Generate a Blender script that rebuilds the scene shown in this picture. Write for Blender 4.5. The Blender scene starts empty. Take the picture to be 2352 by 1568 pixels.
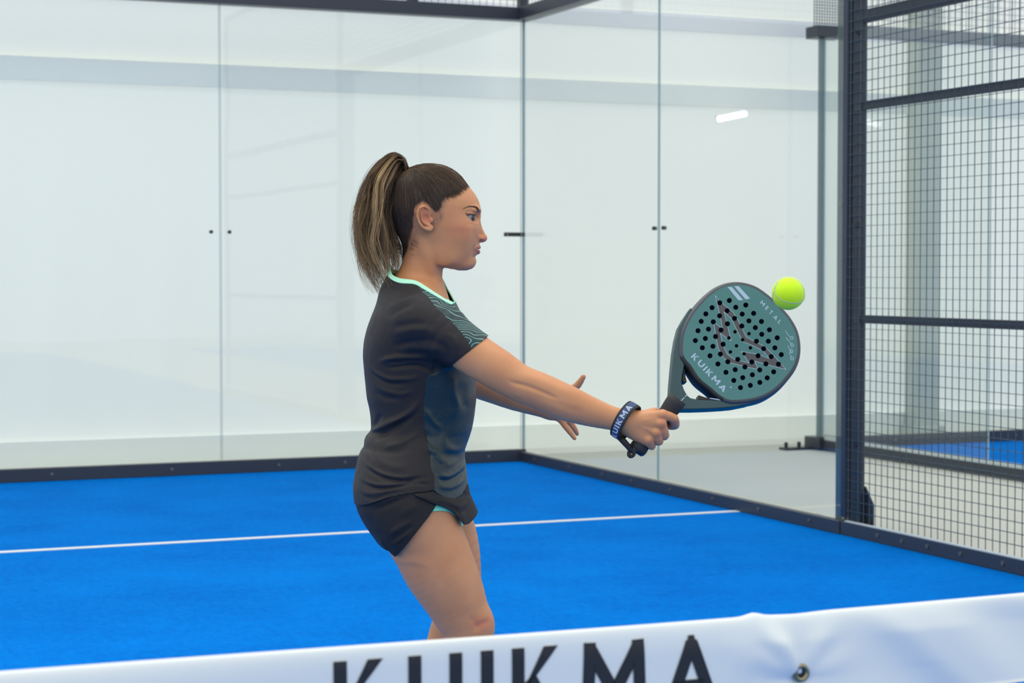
import bpy, bmesh, math, random
import numpy as np
from mathutils import Vector, Matrix
import mathutils.geometry as mgeo
SC = bpy.context.scene
COL = SC.collection
# ---------------------------------------------------------------- camera
F_PX = 4373.0; YAW = 0.4020; PITCH = -0.0355
CAM = np.array([-5.1743, -11.9755, 1.2814])
cam_d = bpy.data.cameras.new('camera'); cam = bpy.data.objects.new('camera', cam_d); COL.objects.link(cam)
cam_d.sensor_width = 36.0; cam_d.lens = F_PX / 2352 * 36.0
cam_d.clip_start = 0.05; cam_d.clip_end = 200
cam.location = CAM.tolist()
cam.rotation_euler = (math.pi / 2 + PITCH, 0.0, -YAW)
cam_d.dof.use_dof = True; cam_d.dof.focus_distance = 4.15; cam_d.dof.aperture_fstop = 8.5
SC.camera = cam
# ---------------------------------------------------------------- colour and daylight
SC.view_settings.view_transform = 'Standard'; SC.view_settings.look = 'None'
SC.view_settings.gamma = 1.0; SC.view_settings.use_curve_mapping = False
SC.view_settings.exposure = 0.0
world = bpy.data.worlds.new('daylight'); SC.world = world; world.use_nodes = True
wn = world.node_tree; wn.nodes.clear()
_o = wn.nodes.new('ShaderNodeOutputWorld'); _b = wn.nodes.new('ShaderNodeBackground')
_t = wn.nodes.new('ShaderNodeTexCoord'); _s = wn.nodes.new('ShaderNodeSeparateXYZ'); _r = wn.nodes.new('ShaderNodeValToRGB')
wn.links.new(_t.outputs['Generated'], _s.inputs[0]); wn.links.new(_s.outputs['Z'], _r.inputs[0])
_r.color_ramp.elements[0].position = 0.0; _r.color_ramp.elements[0].color = (0.86, 0.90, 0.90, 1)
_r.color_ramp.elements[1].position = 0.75; _r.color_ramp.elements[1].color = (1.0, 1.0, 0.98, 1)
_e = _r.color_ramp.elements.new(0.30); _e.color = (0.92, 0.95, 0.95, 1)
wn.links.new(_r.outputs[0], _b.inputs[0]); _b.inputs[1].default_value = 1.22
wn.links.new(_b.outputs[0], _o.inputs[0])
def area_light(name, loc, size, power, rot=(0, 0, 0), color=(1, 1, 1)):
    d = bpy.data.lights.new(name, 'AREA'); d.shape = 'RECTANGLE'; d.size, d.size_y = size; d.energy = power; d.color = color
    o = bpy.data.objects.new(name, d); COL.objects.link(o); o.location = loc; o.rotation_euler = rot
    return o
# daylight through the translucent roof of the hall
area_light('roof_daylight', (-4.2, -7.2, 6.0), (5.0, 6.0), 170, (0, 0, 0), (1.0, 0.985, 0.95))
# ---------------------------------------------------------------- helpers
_cy, _sy = math.cos(YAW), math.sin(YAW); _cp, _sp = math.cos(PITCH), math.sin(PITCH)
AF = np.array([_sy * _cp, _cy * _cp, _sp]); AR = np.array([_cy, -_sy, 0.0]); AU = np.cross(AR, AF)
def ray(px, py): return AF + AR * (px - 1176) / F_PX - AU * (py - 784) / F_PX
def lin(c):
    return tuple(((x / 255) / 12.92 if x / 255 <= 0.04045 else ((x / 255 + 0.055) / 1.055) ** 2.4) for x in c)
MATS = {}
def mat(name, rgb, rough=0.6, metal=0.0, spec=0.5, noise=0.0, nscale=20.0, bump=0.0, bscale=80.0, sheen=0.0, coat=0.0, sss=0.0, srgb=True):
    if name in MATS: return MATS[name]
    m = bpy.data.materials.new(name); m.use_nodes = True; nt = m.node_tree; b = nt.nodes['Principled BSDF']
    c = lin(rgb) if srgb else rgb
    b.inputs['Base Color'].default_value = (*c, 1); b.inputs['Roughness'].default_value = rough
    b.inputs['Metallic'].default_value = metal; b.inputs['Specular IOR Level'].default_value = spec
    if sheen: b.inputs['Sheen Weight'].default_value = sheen
    if coat: b.inputs['Coat Weight'].default_value = coat
    tc = nt.nodes.new('ShaderNodeTexCoord')
    n = nt.nodes.new('ShaderNodeTexNoise'); n.inputs['Scale'].default_value = nscale; n.inputs['Detail'].default_value = 5
    nt.links.new(tc.outputs['Object'], n.inputs['Vector'])
    mx = nt.nodes.new('ShaderNodeMix'); mx.data_type = 'RGBA'
    k = noise if noise else 0.03
    mx.inputs['A'].default_value = (*[x * (1 - k) for x in c], 1); mx.inputs['B'].default_value = (*[min(1, x * (1 + k)) for x in c], 1)
    nt.links.new(n.outputs['Fac'], mx.inputs['Factor']); nt.links.new(mx.outputs['Result'], b.inputs['Base Color'])
    if bump:
        n2 = nt.nodes.new('ShaderNodeTexNoise'); n2.inputs['Scale'].default_value = bscale; n2.inputs['Detail'].default_value = 4
        nt.links.new(tc.outputs['Object'], n2.inputs['Vector'])
        bp = nt.nodes.new('ShaderNodeBump'); bp.inputs['Strength'].default_value = bump; bp.inputs['Distance'].default_value = 0.01
        nt.links.new(n2.outputs['Fac'], bp.inputs['Height']); nt.links.new(bp.outputs['Normal'], b.inputs['Normal'])
    MATS[name] = m
    return m
def tag(o, label=None, cat=None, group=None, kind=None):
    if label: o['label'] = label
    if cat: o['category'] = cat
    if group: o['group'] = group
    if kind: o['kind'] = kind
    return o
def link(name, me, m=None, parent=None, smooth=False):
    o = bpy.data.objects.new(name, me); COL.objects.link(o)
    if m is not None:
        for x in (m if isinstance(m, (list, tuple)) else [m]): me.materials.append(x)
    if parent is not None: o.parent = parent
    if smooth: me.polygons.foreach_set('use_smooth', [True] * len(me.polygons))
    return o
def empty(name, loc=(0, 0, 0), rz=0.0):
    o = bpy.data.objects.new(name, None); COL.objects.link(o); o.location = loc; o.rotation_euler = (0, 0, rz); o.empty_display_size = 0.1
    return o
def pymesh(name, v, f):
    me = bpy.data.meshes.new(name); me.from_pydata([tuple(map(float, x)) for x in v], [], [tuple(map(int, x)) for x in f]); me.update(); return me
class MB:
    def __init__(s): s.v = []; s.f = []
    def add(s, v, f):
        n = len(s.v); s.v += [tuple(x) for x in v]; s.f += [tuple(i + n for i in q) for q in f]; return s
    def box(s, a, b):
        x0, y0, z0 = [min(p, q) for p, q in zip(a, b)]; x1, y1, z1 = [max(p, q) for p, q in zip(a, b)]
        return s.add([(x0, y0, z0), (x1, y0, z0), (x1, y1, z0), (x0, y1, z0), (x0, y0, z1), (x1, y0, z1), (x1, y1, z1), (x0, y1, z1)],
                     [(0, 3, 2, 1), (4, 5, 6, 7), (0, 1, 5, 4), (1, 2, 6, 5), (2, 3, 7, 6), (3, 0, 4, 7)])
    def tube(s, pts, rs, n=8, cap=True):
        pts = [Vector(p) for p in pts]
        if not isinstance(rs, (list, tuple, np.ndarray)): rs = [rs] * len(pts)
        V = []; up = None
        for i, p in enumerate(pts):
            t = (pts[min(i + 1, len(pts) - 1)] - pts[max(i - 1, 0)]).normalized()
            if up is None: up = Vector((0, 0, 1)) if abs(t.z) < 0.9 else Vector((1, 0, 0))
            a = t.cross(up).normalized(); b = a.cross(t).normalized(); up = b
            for k in range(n):
                th = 2 * math.pi * k / n; V.append(p + (a * math.cos(th) + b * math.sin(th)) * rs[i])
        Fc = []
        for i in range(len(pts) - 1):
            for k in range(n): Fc.append((i * n + k, i * n + (k + 1) % n, (i + 1) * n + (k + 1) % n, (i + 1) * n + k))
        if cap: Fc.append(tuple(range(n))[::-1]); Fc.append(tuple(range((len(pts) - 1) * n, len(pts) * n)))
        return s.add(V, Fc)
    def prism(s, poly, z0, z1, ax=2):
        n = len(poly)
        def q(p, z):
            return (p[0], p[1], z) if ax == 2 else ((p[0], z, p[1]) if ax == 1 else (z, p[0], p[1]))
        return s.add([q(p, z0) for p in poly] + [q(p, z1) for p in poly], [tuple(range(n))[::-1], tuple(range(n, 2 * n))] + [(i, (i + 1) % n, n + (i + 1) % n, n + i) for i in range(n)])
    def build(s, name, m, parent=None, bevel=0.0, smooth=False):
        me = pymesh(name, s.v, s.f)
        bm = bmesh.new(); bm.from_mesh(me); bmesh.ops.recalc_face_normals(bm, faces=bm.faces); bm.to_mesh(me); bm.free()
        o = link(name, me, m, parent, smooth)
        if bevel:
            bv = o.modifiers.new('bevel', 'BEVEL'); bv.width = bevel; bv.segments = 2; bv.limit_method = 'ANGLE'
        return o
def copy_tree(o, parent=None):
    c = o.copy(); COL.objects.link(c)
    if parent is not None: c.parent = parent
    for ch in list(o.children): copy_tree(ch, c)
    return c
def letters(text, h, sw, gap):
    """stroke letters -> list of polygons (x right, y up), total width"""
    W = {'K': .62, 'U': .62, 'I': 0.0, 'M': .86, 'A': .74, 'E': .5, 'T': .58, 'L': .48}
    polys = []; x = 0.0
    def bar(a, b, s=sw):
        ax, ay = a; bx, by = b; dx, dy = bx - ax, by - ay; L = math.hypot(dx, dy); nx, ny = -dy / L * s / 2, dx / L * s / 2
        return [(ax + nx, ay + ny), (ax - nx, ay - ny), (bx - nx, by - ny), (bx + nx, by + ny)]
    for ch in text:
        w = W[ch] * h; P = []
        s2 = sw / 2
        if ch == 'K':
            P = [bar((s2, 0), (s2, h)), [(sw * .9, h * .42), (w - sw * .6, h), (w + sw * .55, h), (sw * .9, h * .42 - sw * .1 - h * .02)], [(w * .32, h * .52), (w * .32 + sw * .8, h * .66), (w + sw * .6, 0), (w - sw * .65, 0)]]
        elif ch == 'U':
            P = [bar((s2, h * .36), (s2, h)), bar((w + s2, h * .36), (w + s2, h))]
            pts = [(s2 + w / 2 + w / 2 * math.cos(t), h * .36 + (h * .36 - s2) * math.sin(t)) for t in [math.pi + math.pi * i / 10 for i in range(11)]]
            ring = lambda k, t: (s2 + w / 2 + (w / 2 + k) * math.cos(t), h * .36 + (h * .36 - s2 + k) * math.sin(t))
            P += [[ring(s2, math.pi + math.pi * i / 10), ring(-s2, math.pi + math.pi * i / 10), ring(-s2, math.pi + math.pi * (i + 1) / 10), ring(s2, math.pi + math.pi * (i + 1) / 10)] for i in range(10)]
        elif ch == 'I': P = [bar((s2, 0), (s2, h))]
        elif ch == 'M':
            P = [bar((s2, 0), (s2 + sw * .2, h)), bar((w + s2, 0), (w + s2 - sw * .2, h)), bar((s2 + sw * .2, h - sw * .4), (w / 2 + s2, h * .28)), bar((w + s2 - sw * .2, h - sw * .4), (w / 2 + s2, h * .28))]
        elif ch == 'A': P = [bar((s2, 0), (w / 2 + s2, h - s2)), bar((w + s2, 0), (w / 2 + s2, h - s2)), bar((w * .25, h * .28), (w * .8 + s2, h * .28)), [(w / 2, h - sw), (w / 2 + sw, h - sw), (w / 2 + sw * .75, h), (w / 2 + sw * .25, h)]]
        elif ch == 'E': P = [bar((s2, 0), (s2, h))] + [bar((s2, y), (w, y)) for y in (s2, h / 2, h - s2)]
        elif ch == 'T': P = [bar((0, h - s2), (w, h - s2)), bar((w / 2, 0), (w / 2, h))]
        elif ch == 'L': P = [bar((s2, 0), (s2, h)), bar((s2, s2), (w, s2))]
        polys += [[(px + x, py) for px, py in p] for p in P]
        x += w + sw + gap
    return polys, x - gap
# ================================================================ the setting
STEEL = mat('charcoal_powder_coated_steel', (44, 50, 60), 0.38, 0.0, 0.5, bump=0.05, bscale=200)
STEEL_D = mat('dark_steel', (34, 40, 52), 0.4, 0.0, 0.5)
BOLT = mat('zinc_bolt', (120, 118, 112), 0.35, 0.7)
BLACKP = mat('black_plastic', (22, 24, 28), 0.4)
def turf_material():
    m = bpy.data.materials.new('blue_artificial_turf'); m.use_nodes = True; nt = m.node_tree; b = nt.nodes['Principled BSDF']
    tc = nt.nodes.new('ShaderNodeTexCoord')
    n1 = nt.nodes.new('ShaderNodeTexNoise'); n1.inputs['Scale'].default_value = 1.6; n1.inputs['Detail'].default_value = 6; n1.inputs['Roughness'].default_value = 0.65
    n2 = nt.nodes.new('ShaderNodeTexNoise'); n2.inputs['Scale'].default_value = 260; n2.inputs['Detail'].default_value = 3
    mp = nt.nodes.new('ShaderNodeMapping'); mp.inputs['Scale'].default_value = (1.0, 0.45, 1)
    nt.links.new(tc.outputs['Object'], mp.inputs[0]); nt.links.new(tc.outputs['Object'], n1.inputs['Vector']); nt.links.new(mp.outputs[0], n2.inputs['Vector'])
    r1 = nt.nodes.new('ShaderNodeValToRGB'); r1.color_ramp.elements[0].position = 0.38; r1.color_ramp.elements[1].position = 0.62
    r1.color_ramp.elements[0].color = (0.0, 0.140, 0.56, 1); r1.color_ramp.elements[1].color = (0.0, 0.205, 0.72, 1)
    r2 = nt.nodes.new('ShaderNodeValToRGB'); r2.color_ramp.elements[0].position = 0.3; r2.color_ramp.elements[1].position = 0.7
    r2.color_ramp.elements[0].color = (0.72, 0.72, 0.72, 1); r2.color_ramp.elements[1].color = (1.12, 1.12, 1.12, 1)
    mx = nt.nodes.new('ShaderNodeMix'); mx.data_type = 'RGBA'; mx.blend_type = 'MULTIPLY'; mx.inputs['Factor'].default_value = 1
    n4 = nt.nodes.new('ShaderNodeTexNoise'); n4.inputs['Scale'].default_value = 34; n4.inputs['Detail'].default_value = 6; n4.inputs['Roughness'].default_value = 0.75; nt.links.new(mp.outputs[0], n4.inputs['Vector'])
    av = nt.nodes.new('ShaderNodeMix'); av.data_type = 'FLOAT'; av.inputs[0].default_value = 0.55; nt.links.new(n1.outputs['Fac'], av.inputs[2]); nt.links.new(n4.outputs['Fac'], av.inputs[3])
    nt.links.new(av.outputs[0], r1.inputs[0]); nt.links.new(n2.outputs['Fac'], r2.inputs[0])
    nt.links.new(r1.outputs[0], mx.inputs['A']); nt.links.new(r2.outputs[0], mx.inputs['B']); nt.links.new(mx.outputs['Result'], b.inputs['Base Color'])
    b.inputs['Roughness'].default_value = 0.95; b.inputs['Specular IOR Level'].default_value = 0.02
    bp = nt.nodes.new('ShaderNodeBump'); bp.inputs['Strength'].default_value = 0.35; bp.inputs['Distance'].default_value = 0.006
    nt.links.new(n2.outputs['Fac'], bp.inputs['Height']); nt.links.new(bp.outputs[0], b.inputs['Normal'])
    return m
TURF = turf_material()
CONC = mat('pale_concrete', (196, 198, 190), 0.75, noise=0.06, nscale=1.2, bump=0.1, bscale=30, spec=0.3)
tag(MB().box((-14, -26, -0.06), (16, 14, -0.012)).build('floor', CONC), kind='structure')
tag(MB().box((-10.0, -20.0, -0.0119), (-0.001, -0.001, 0.0)).build('court_turf', TURF), kind='structure')
tag(MB().box((2.42, -20.0, -0.0119), (12.0, -0.001, 0.0)).build('court_turf', TURF), kind='structure')
LINE = mat('white_line_turf', (224, 228, 226), 0.9, noise=0.08, nscale=150, bump=0.4, bscale=260)
tag(MB().box((-10.0, -3.05, 0.0), (-0.03, -3.0, 0.0035)).build('court_line', LINE), kind='structure')

def membrane(name, rgb, tl, noise=0.03, scale=(1, 1, 1)):
    m = bpy.data.materials.new(name); m.use_nodes = True; nt = m.node_tree; nt.nodes.remove(nt.nodes['Principled BSDF'])
    out = nt.nodes['Material Output']; d = nt.nodes.new('ShaderNodeBsdfDiffuse'); t = nt.nodes.new('ShaderNodeBsdfTranslucent'); mx = nt.nodes.new('ShaderNodeMixShader')
    tc = nt.nodes.new('ShaderNodeTexCoord'); mp = nt.nodes.new('ShaderNodeMapping'); mp.inputs['Scale'].default_value = scale
    n = nt.nodes.new('ShaderNodeTexNoise'); n.inputs['Scale'].default_value = 1.3; n.inputs['Detail'].default_value = 3
    cm = nt.nodes.new('ShaderNodeMix'); cm.data_type = 'RGBA'; c = lin(rgb)
    cm.inputs['A'].default_value = (*[x * (1 - noise) for x in c], 1); cm.inputs['B'].default_value = (*[min(1, x * (1 + noise)) for x in c], 1)
    nt.links.new(tc.outputs['Object'], mp.inputs[0]); nt.links.new(mp.outputs[0], n.inputs['Vector']); nt.links.new(n.outputs['Fac'], cm.inputs['Factor'])
    nt.links.new(cm.outputs['Result'], d.inputs[0]); nt.links.new(cm.outputs['Result'], t.inputs[0])
    mx.inputs[0].default_value = tl; nt.links.new(d.outputs[0], mx.inputs[1]); nt.links.new(t.outputs[0], mx.inputs[2]); nt.links.new(mx.outputs[0], out.inputs[0])
    return m
WALLM = membrane('white_tent_membrane', (250, 252, 248), 0.5, 0.012, (1, 1, 0.3))
# tent side wall: a big sheet of white membrane; folds at left put in to stand for curtain-like reflections in the glass
def sheet_wall():
    nx, nz = 260, 40; x0, x1, z0, z1 = -9.0, 9.0, 0.2, 6.0; V = []; Fc = []
    for j in range(nz + 1):
        for i in range(nx + 1):
            x = x0 + (x1 - x0) * i / nx; z = z0 + (z1 - z0) * j / nz
            a = max(0.0, min(1.0, (2.2 - z) / 1.2)) * max(0, min(1, (-1.4 - x) / 0.8)) * max(0, min(1, (z - 0.2) / 0.5))
            y = 0.52 + 0.026 * a * (math.sin(x * 9.0 + 0.5 * z) + 0.6 * math.sin(x * 17.0 + 1.3 - 0.7 * z)) + 0.01 * math.sin(x * 1.1) * math.sin(z * 1.7)
            V.append((x, y, z))
    for j in range(nz):
        for i in range(nx): a = j * (nx + 1) + i; Fc.append((a, a + 1, a + nx + 2, a + nx + 1))
    return link('wall_back', pymesh('wall_back', V, Fc), WALLM, None, True)
tag(sheet_wall(), kind='structure')
tag(MB().box((-9, 0.505, -0.012), (9, 0.62, 0.20)).build('baseboard_back', membrane('pale_grey_plinth', (248, 250, 244), 0.05, .02)), kind='structure')
tag(MB().box((-9, 0.47, 2.52), (9, 0.505, 2.67)).build('trim_1', membrane('pale_grey_beam', (246, 248, 240), 0.05, .05)), kind='structure')
tag(MB().box((-9, 0.485, 3.07), (9, 0.505, 3.19)).build('trim_2', membrane('paler_beam', (253, 254, 252), 0.05, .02)), kind='structure')
COLM = mat('beige_grey_column', (186, 194, 184), 0.6, noise=0.03, nscale=3)
o = MB().box((3.46, 0.34, 0.0), (3.68, 0.50, 6.0)).build('hall_column', COLM, None, 0.01)
tag(o, 'beige grey square column standing behind the neighbouring court', 'column')
MB().box((3.42, 0.31, -0.012), (3.72, 0.50, 0.10)).build('column_foot', COLM, o, 0.01)

def glass_material(name, tint):
    m = bpy.data.materials.new(name); m.use_nodes = True; nt = m.node_tree; nt.nodes.remove(nt.nodes['Principled BSDF'])
    out = nt.nodes['Material Output']; g = nt.nodes.new('ShaderNodeBsdfGlossy'); g.inputs['Roughness'].default_value = 0.01
    t = nt.nodes.new('ShaderNodeBsdfTransparent'); t.inputs[0].default_value = (*tint, 1); fr = nt.nodes.new('ShaderNodeFresnel'); fr.inputs['IOR'].default_value = 1.5
    geo = nt.nodes.new('ShaderNodeNewGeometry'); inv = nt.nodes.new('ShaderNodeMix'); inv.data_type = 'FLOAT'
    fr2 = nt.nodes.new('ShaderNodeFresnel'); fr2.inputs['IOR'].default_value = 1 / 1.5 * 1.5 * 1.5
    # the same reflectance on both faces of the pane (no refraction is computed, so the exit face must not read as the inside of a solid)
    lw = nt.nodes.new('ShaderNodeLayerWeight'); lw.inputs['Blend'].default_value = 0.5
    pw = nt.nodes.new('ShaderNodeMath'); pw.operation = 'POWER'; pw.inputs[1].default_value = 4.0
    nt.links.new(lw.outputs['Facing'], pw.inputs[0])
    ml = nt.nodes.new('ShaderNodeMath'); ml.operation = 'MULTIPLY_ADD'; ml.inputs[1].default_value = 0.60; ml.inputs[2].default_value = 0.04
    nt.links.new(pw.outputs[0], ml.inputs[0])
    for x in (fr, fr2, geo, inv): nt.nodes.remove(x)
    nz = nt.nodes.new('ShaderNodeTexNoise'); nz.inputs['Scale'].default_value = 1.4; nz.inputs['Detail'].default_value = 1
    tcn = nt.nodes.new('ShaderNodeTexCoord'); bp = nt.nodes.new('ShaderNodeBump'); bp.inputs['Strength'].default_value = 0.05; bp.inputs['Distance'].default_value = 0.02
    nt.links.new(tcn.outputs['Object'], nz.inputs['Vector']); nt.links.new(nz.outputs['Fac'], bp.inputs['Height']); nt.links.new(bp.outputs[0], g.inputs['Normal'])
    mx = nt.nodes.new('ShaderNodeMixShader'); nt.links.new(ml.outputs[0], mx.inputs[0]); nt.links.new(t.outputs[0], mx.inputs[1]); nt.links.new(g.outputs[0], mx.inputs[2]); nt.links.new(mx.outputs[0], out.inputs[0])
    return m
GLASS = glass_material('clear_tempered_glass', (0.968, 0.985, 0.980))
GEDGE = mat('green_glass_edge', (150, 176, 176), 0.25, spec=0.6)
RH = 0.083; RH2 = 0.068
def bolt_mesh(ax, c, r=0.011, h=0.014):
    mb = MB(); a = list(c); b = list(c); a[ax] -= h / 2; b[ax] += h / 2; mb.tube([a, b], r, 12); return mb
def glass_panel(axis, a, b, fixed, label, group, bolts_at=(), z1=3.0, edges=True, sgn=1):
    RH = 0.083 if axis == 0 else RH2
    # axis 0: panel runs along x at y = fixed; axis 1: runs along y at x = fixed
    root = empty('glass_wall', ((a + b) / 2, fixed, 0) if axis == 0 else (fixed, (a + b) / 2, 0))
    ox, oy = root.location.x, root.location.y
    def q(s, t, z): return (s - ox, t - oy, z) if axis == 0 else (t - ox, s - oy, z)
    lo, hi = min(a, b) + 0.0035, max(a, b) - 0.0035
    MB().box(q(lo + .0032, fixed, RH + 0.0005), q(hi - .0032, fixed + sgn * 0.010, z1 - .004)).build('pane', GLASS, root)
    MB().box(q(lo, fixed, RH + 0.0005), q(lo + 0.002, fixed + sgn * 0.010, z1)).build('polished_edge', GEDGE, root)
    MB().box(q(hi - 0.002, fixed, RH + 0.0005), q(hi, fixed + sgn * 0.010, z1)).build('polished_edge', GEDGE, root)
    for s in bolts_at:
        for z in (1.55,):
            mb = MB(); p0 = q(s, fixed - sgn * 0.006, z); p1 = q(s, fixed + sgn * 0.02, z); mb.tube([p0, p1], 0.0115, 14); mb.build('bolt', BLACKP, root, 0.002)
    return tag(root, label, 'glass panel', group)
G1 = 'glass panels of the near court enclosure'
glass_panel(0, -2.11, -0.006, 0.01, 'back glass panel left of the corner, directly behind the player', G1, (-2.05,))
glass_panel(0, -4.11, -2.11, 0.01, 'back glass panel at the far left of the photo, bolted at its right edge', G1, (-2.17,))
glass_panel(0, -6.11, -4.11, 0.01, 'back glass panel beyond the left edge, next to the far left one', G1)
glass_panel(1, -2.0, -0.006, 0.0, 'side glass panel touching the court corner', G1, (-1.94,))
glass_panel(1, -3.985, -2.0, 0.0, 'side glass panel between the middle joint and the dark end post', G1, (-2.06,))
# rails
def rail(name, a, b, label, bolts, axis, group=None, inner=-1):
    root = MB().box(a, b).build(name, STEEL, None, 0.004)
    tag(root, label, 'rail', group)
    for c in bolts:
        mb = MB(); p = list(c); q = list(c); ax = 1 if axis == 0 else 0
        q[ax] += inner * 0.006; mb.tube([p, q], 0.010, 10); mb.build('bolt', BOLT, root)
    return root
rail('base_rail', (-6.2, -0.055, 0.0), (-0.0, -0.0, RH), 'dark base rail under the back glass', [(x, -0.055, 0.045) for x in (-0.28, -0.75, -1.3, -1.75, -2.45, -3.2, -4.0)], 0, 'base rails')
rail('base_rail', (-0.045, -4.02, 0.0), (-0.0, -0.056, RH2), 'dark base rail under the side glass, crossed by the end of the white line', [(-0.045, y, 0.038) for y in (-0.3, -0.85, -1.35, -1.75, -2.25, -2.75, -3.25, -3.75)], 1, 'base rails')
rail('base_rail', (-0.040, -8.0, 0.0), (-0.0, -4.025, RH2), 'dark base rail under the wire mesh at the right', [(-0.040, y, 0.038) for y in (-4.35, -4.55, -4.75, -5.0, -5.3)], 1, 'base rails')
tag(MB().box((-6.2, -0.06, 3.0), (0.04, 0.05, 3.085)).build('top_beam', STEEL, None, 0.004), 'dark steel beam along the top of the back glass', 'beam', 'top beams')
tag(MB().box((-0.06, -4.0, 3.0), (0.05, -0.061, 3.085)).build('top_beam', STEEL, None, 0.004), 'dark steel beam along the top of the side glass, meeting the corner', 'beam', 'top beams')
tag(MB().box((-0.003, -0.004, RH), (0.012, 0.0085, 3.0)).build('corner_profile', mat('grey_blue_profile', (128, 158, 164), 0.5)), 'thin grey-blue upright strip where the two glass walls meet', 'corner strip')
root = empty('corner_bracket', (-0.04, 0.0, 1.55))
MB().box((-0.105, -0.012, -0.014), (0.052, -0.001, 0.014)).build('plate', BLACKP, root, 0.004)
for s in (-0.085, 0.02): MB().tube([(s, -0.012, 0), (s, -0.020, 0)], 0.008, 10).build('bolt', BOLT, root)
tag(root, 'small black metal bracket clamping the glass at the corner', 'bracket')
# wire mesh
WIRE = mat('dark_wire', (52, 76, 90), 0.45, 0.2)
def wire_grid(axis, a, b, z0, z1, fixed, parent, name='wire_mesh', step=0.05, r=0.0016, off=0.0036):
    mb = MB(); lo, hi = min(a, b), max(a, b)
    def q(s, t, z): return (s, t, z) if axis == 0 else (t, s, z)
    n = int(round((hi - lo) / step))
    for i in range(n + 1):
        s = lo + (hi - lo) * i / n; mb.box(q(s - r * .85, fixed - r, z0), q(s + r * .85, fixed + r, z1))
    n = int(round((z1 - z0) / step)); z0 += .003
    for i in range(n + 1):
        z = z0 + (z1 - z0) * i / n
        for sg in (-1, 1): mb.box(q(lo, fixed + sg * off - r * .8, z - r * .6), q(hi, fixed + sg * off + r * .8, z + r * .6))
    o = mb.build(name, WIRE, parent)
    return o
root = empty('mesh_fence', (0, 0, 0))
wire_grid(1, -4.035, -8.0, RH2, 4.0, -0.012, root)
MB().box((-0.038, -8.0, RH2 + .0003), (-0.018, -4.06, RH2 + .006)).build('edge_strip', mat('pale_channel', (190, 200, 202), 0.4), root)
for z0, z1 in ((1.042, 1.082), (2.072, 2.114), (2.49, 2.555), (3.95, 4.0)):
    MB().box((0.001, -8.0, z0), (0.022, -4.137, z1)).build('crossbar', STEEL_D, root, 0.003)
MB().box((0.0, -8.0, RH), (0.03, -7.95, 4.0)).build('frame_upright', STEEL_D, root)
tag(root, 'wire mesh fence panel with dark crossbars at the right of the photo', 'fence panel')
post = MB().box((0.0005, -4.135, 0.0), (0.028, -4.0315, 4.0)).build('mesh_post', STEEL_D, None, 0.004)
tag(post, 'dark upright steel post at the left end of the wire mesh', 'post')
for y, z in ((-4.10, 0.45), (-4.10, 1.52), (-4.10, 2.45)): MB().tube([(0.001, y, z), (-0.006, y, z)], 0.015, 12).build('bolt', BLACKP, post, 0.003)
for z in (1.06, 2.09):
    MB().box((-0.003, -4.13, z - 0.02), (0.001, -4.075, z + 0.02)).build('hinge_lug', STEEL, post, 0.002)
MB().prism([(-4.05, 0.0), (-4.205, 0.0), (-4.205, 0.165), (-4.136, 0.245), (-4.05, 0.245)], 0.0285, 0.036, 0).build('foot_gusset', STEEL_D, post)
post = MB().box((-0.018, -4.031, 0.0845), (0.0, -3.99, 2.998)).build('flange_post', mat('navy_flange', (28, 38, 58), 0.35), None, 0.003)
tag(post, 'narrow dark navy upright between the side glass and the mesh post', 'post')
post = MB().box((0.013, -3.985, 0.0), (0.088, -3.895, 2.998)).build('glass_end_post', mat('green_grey_post', (74, 88, 88), 0.25, spec=0.7), None, 0.004)
tag(post, 'grey steel post seen through the right end of the side glass', 'post')
for z in (1.62, ): MB().tube([(0.013, -3.93, z), (0.0105, -3.93, z)], 0.012, 12).build('bolt', BOLT, post)
# mesh above the glass walls
root = empty('upper_mesh_fence', (0, 0, 0)); wire_grid(0, -6.2, -0.02, 3.085, 4.0, 0.0, root); MB().box((-0.03, -0.02, 3.085), (0.03, 0.04, 4.0)).build('frame_upright', STEEL, root)
MB().box((-0.83, 0.0, 3.085), (-0.76, 0.05, 4.0)).build('frame_upright', STEEL, root)
tag(root, 'wire mesh panel above the back glass beam', 'fence panel', 'upper mesh panels')
root = empty('upper_mesh_fence', (0, 0, 0)); wire_grid(1, -0.05, -3.98, 3.085, 4.0, 0.0, root); MB().box((-0.02, -4.0, 3.95), (0.02, -0.05, 4.0)).build('crossbar', STEEL, root)
tag(root, 'wire mesh panel above the side glass beam, slanting up from the corner', 'fence panel', 'upper mesh panels')
# ---- neighbouring court
NX = 2.38
rail('base_rail', (NX + 0.145, -0.055, 0.0), (8.4, 0.0, RH), 'dark base rail at the back of the neighbouring court', [(x, -0.055, 0.045) for x in (3.0, 3.5, 4.1)], 0, 'base rails')
rail('base_rail', (NX - 0.03, -8.0, 0.0), (NX + 0.03, -0.082, RH2), 'dark base rail along the near side of the neighbouring court, pale on top', [], 1, 'base rails')
tag(MB().box((NX - 0.02, -8.0, RH2), (NX - 0.001, -0.09, RH2 + 0.028)).build('glass_channel', mat('pale_channel', (190, 200, 202), 0.4)), 'pale channel strip on top of the neighbouring court side rail', 'rail')
G2 = 'glass panels of the neighbouring court'
for k, lb in enumerate(('back glass panel of the neighbouring court, left of its faint joint', 'back glass panel of the neighbouring court, at the right edge of the photo')):
    glass_panel(0, NX + 0.03 + 2 * k, NX + 0.03 + 2 * k + 2, 0.01, lb, G2, ((NX + 1.96,) if k == 0 else (NX + 2.10,)))
glass_panel(1, -1.99, -0.03, NX, 'side glass panel of the neighbouring court, touching its corner post', G2)
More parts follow.
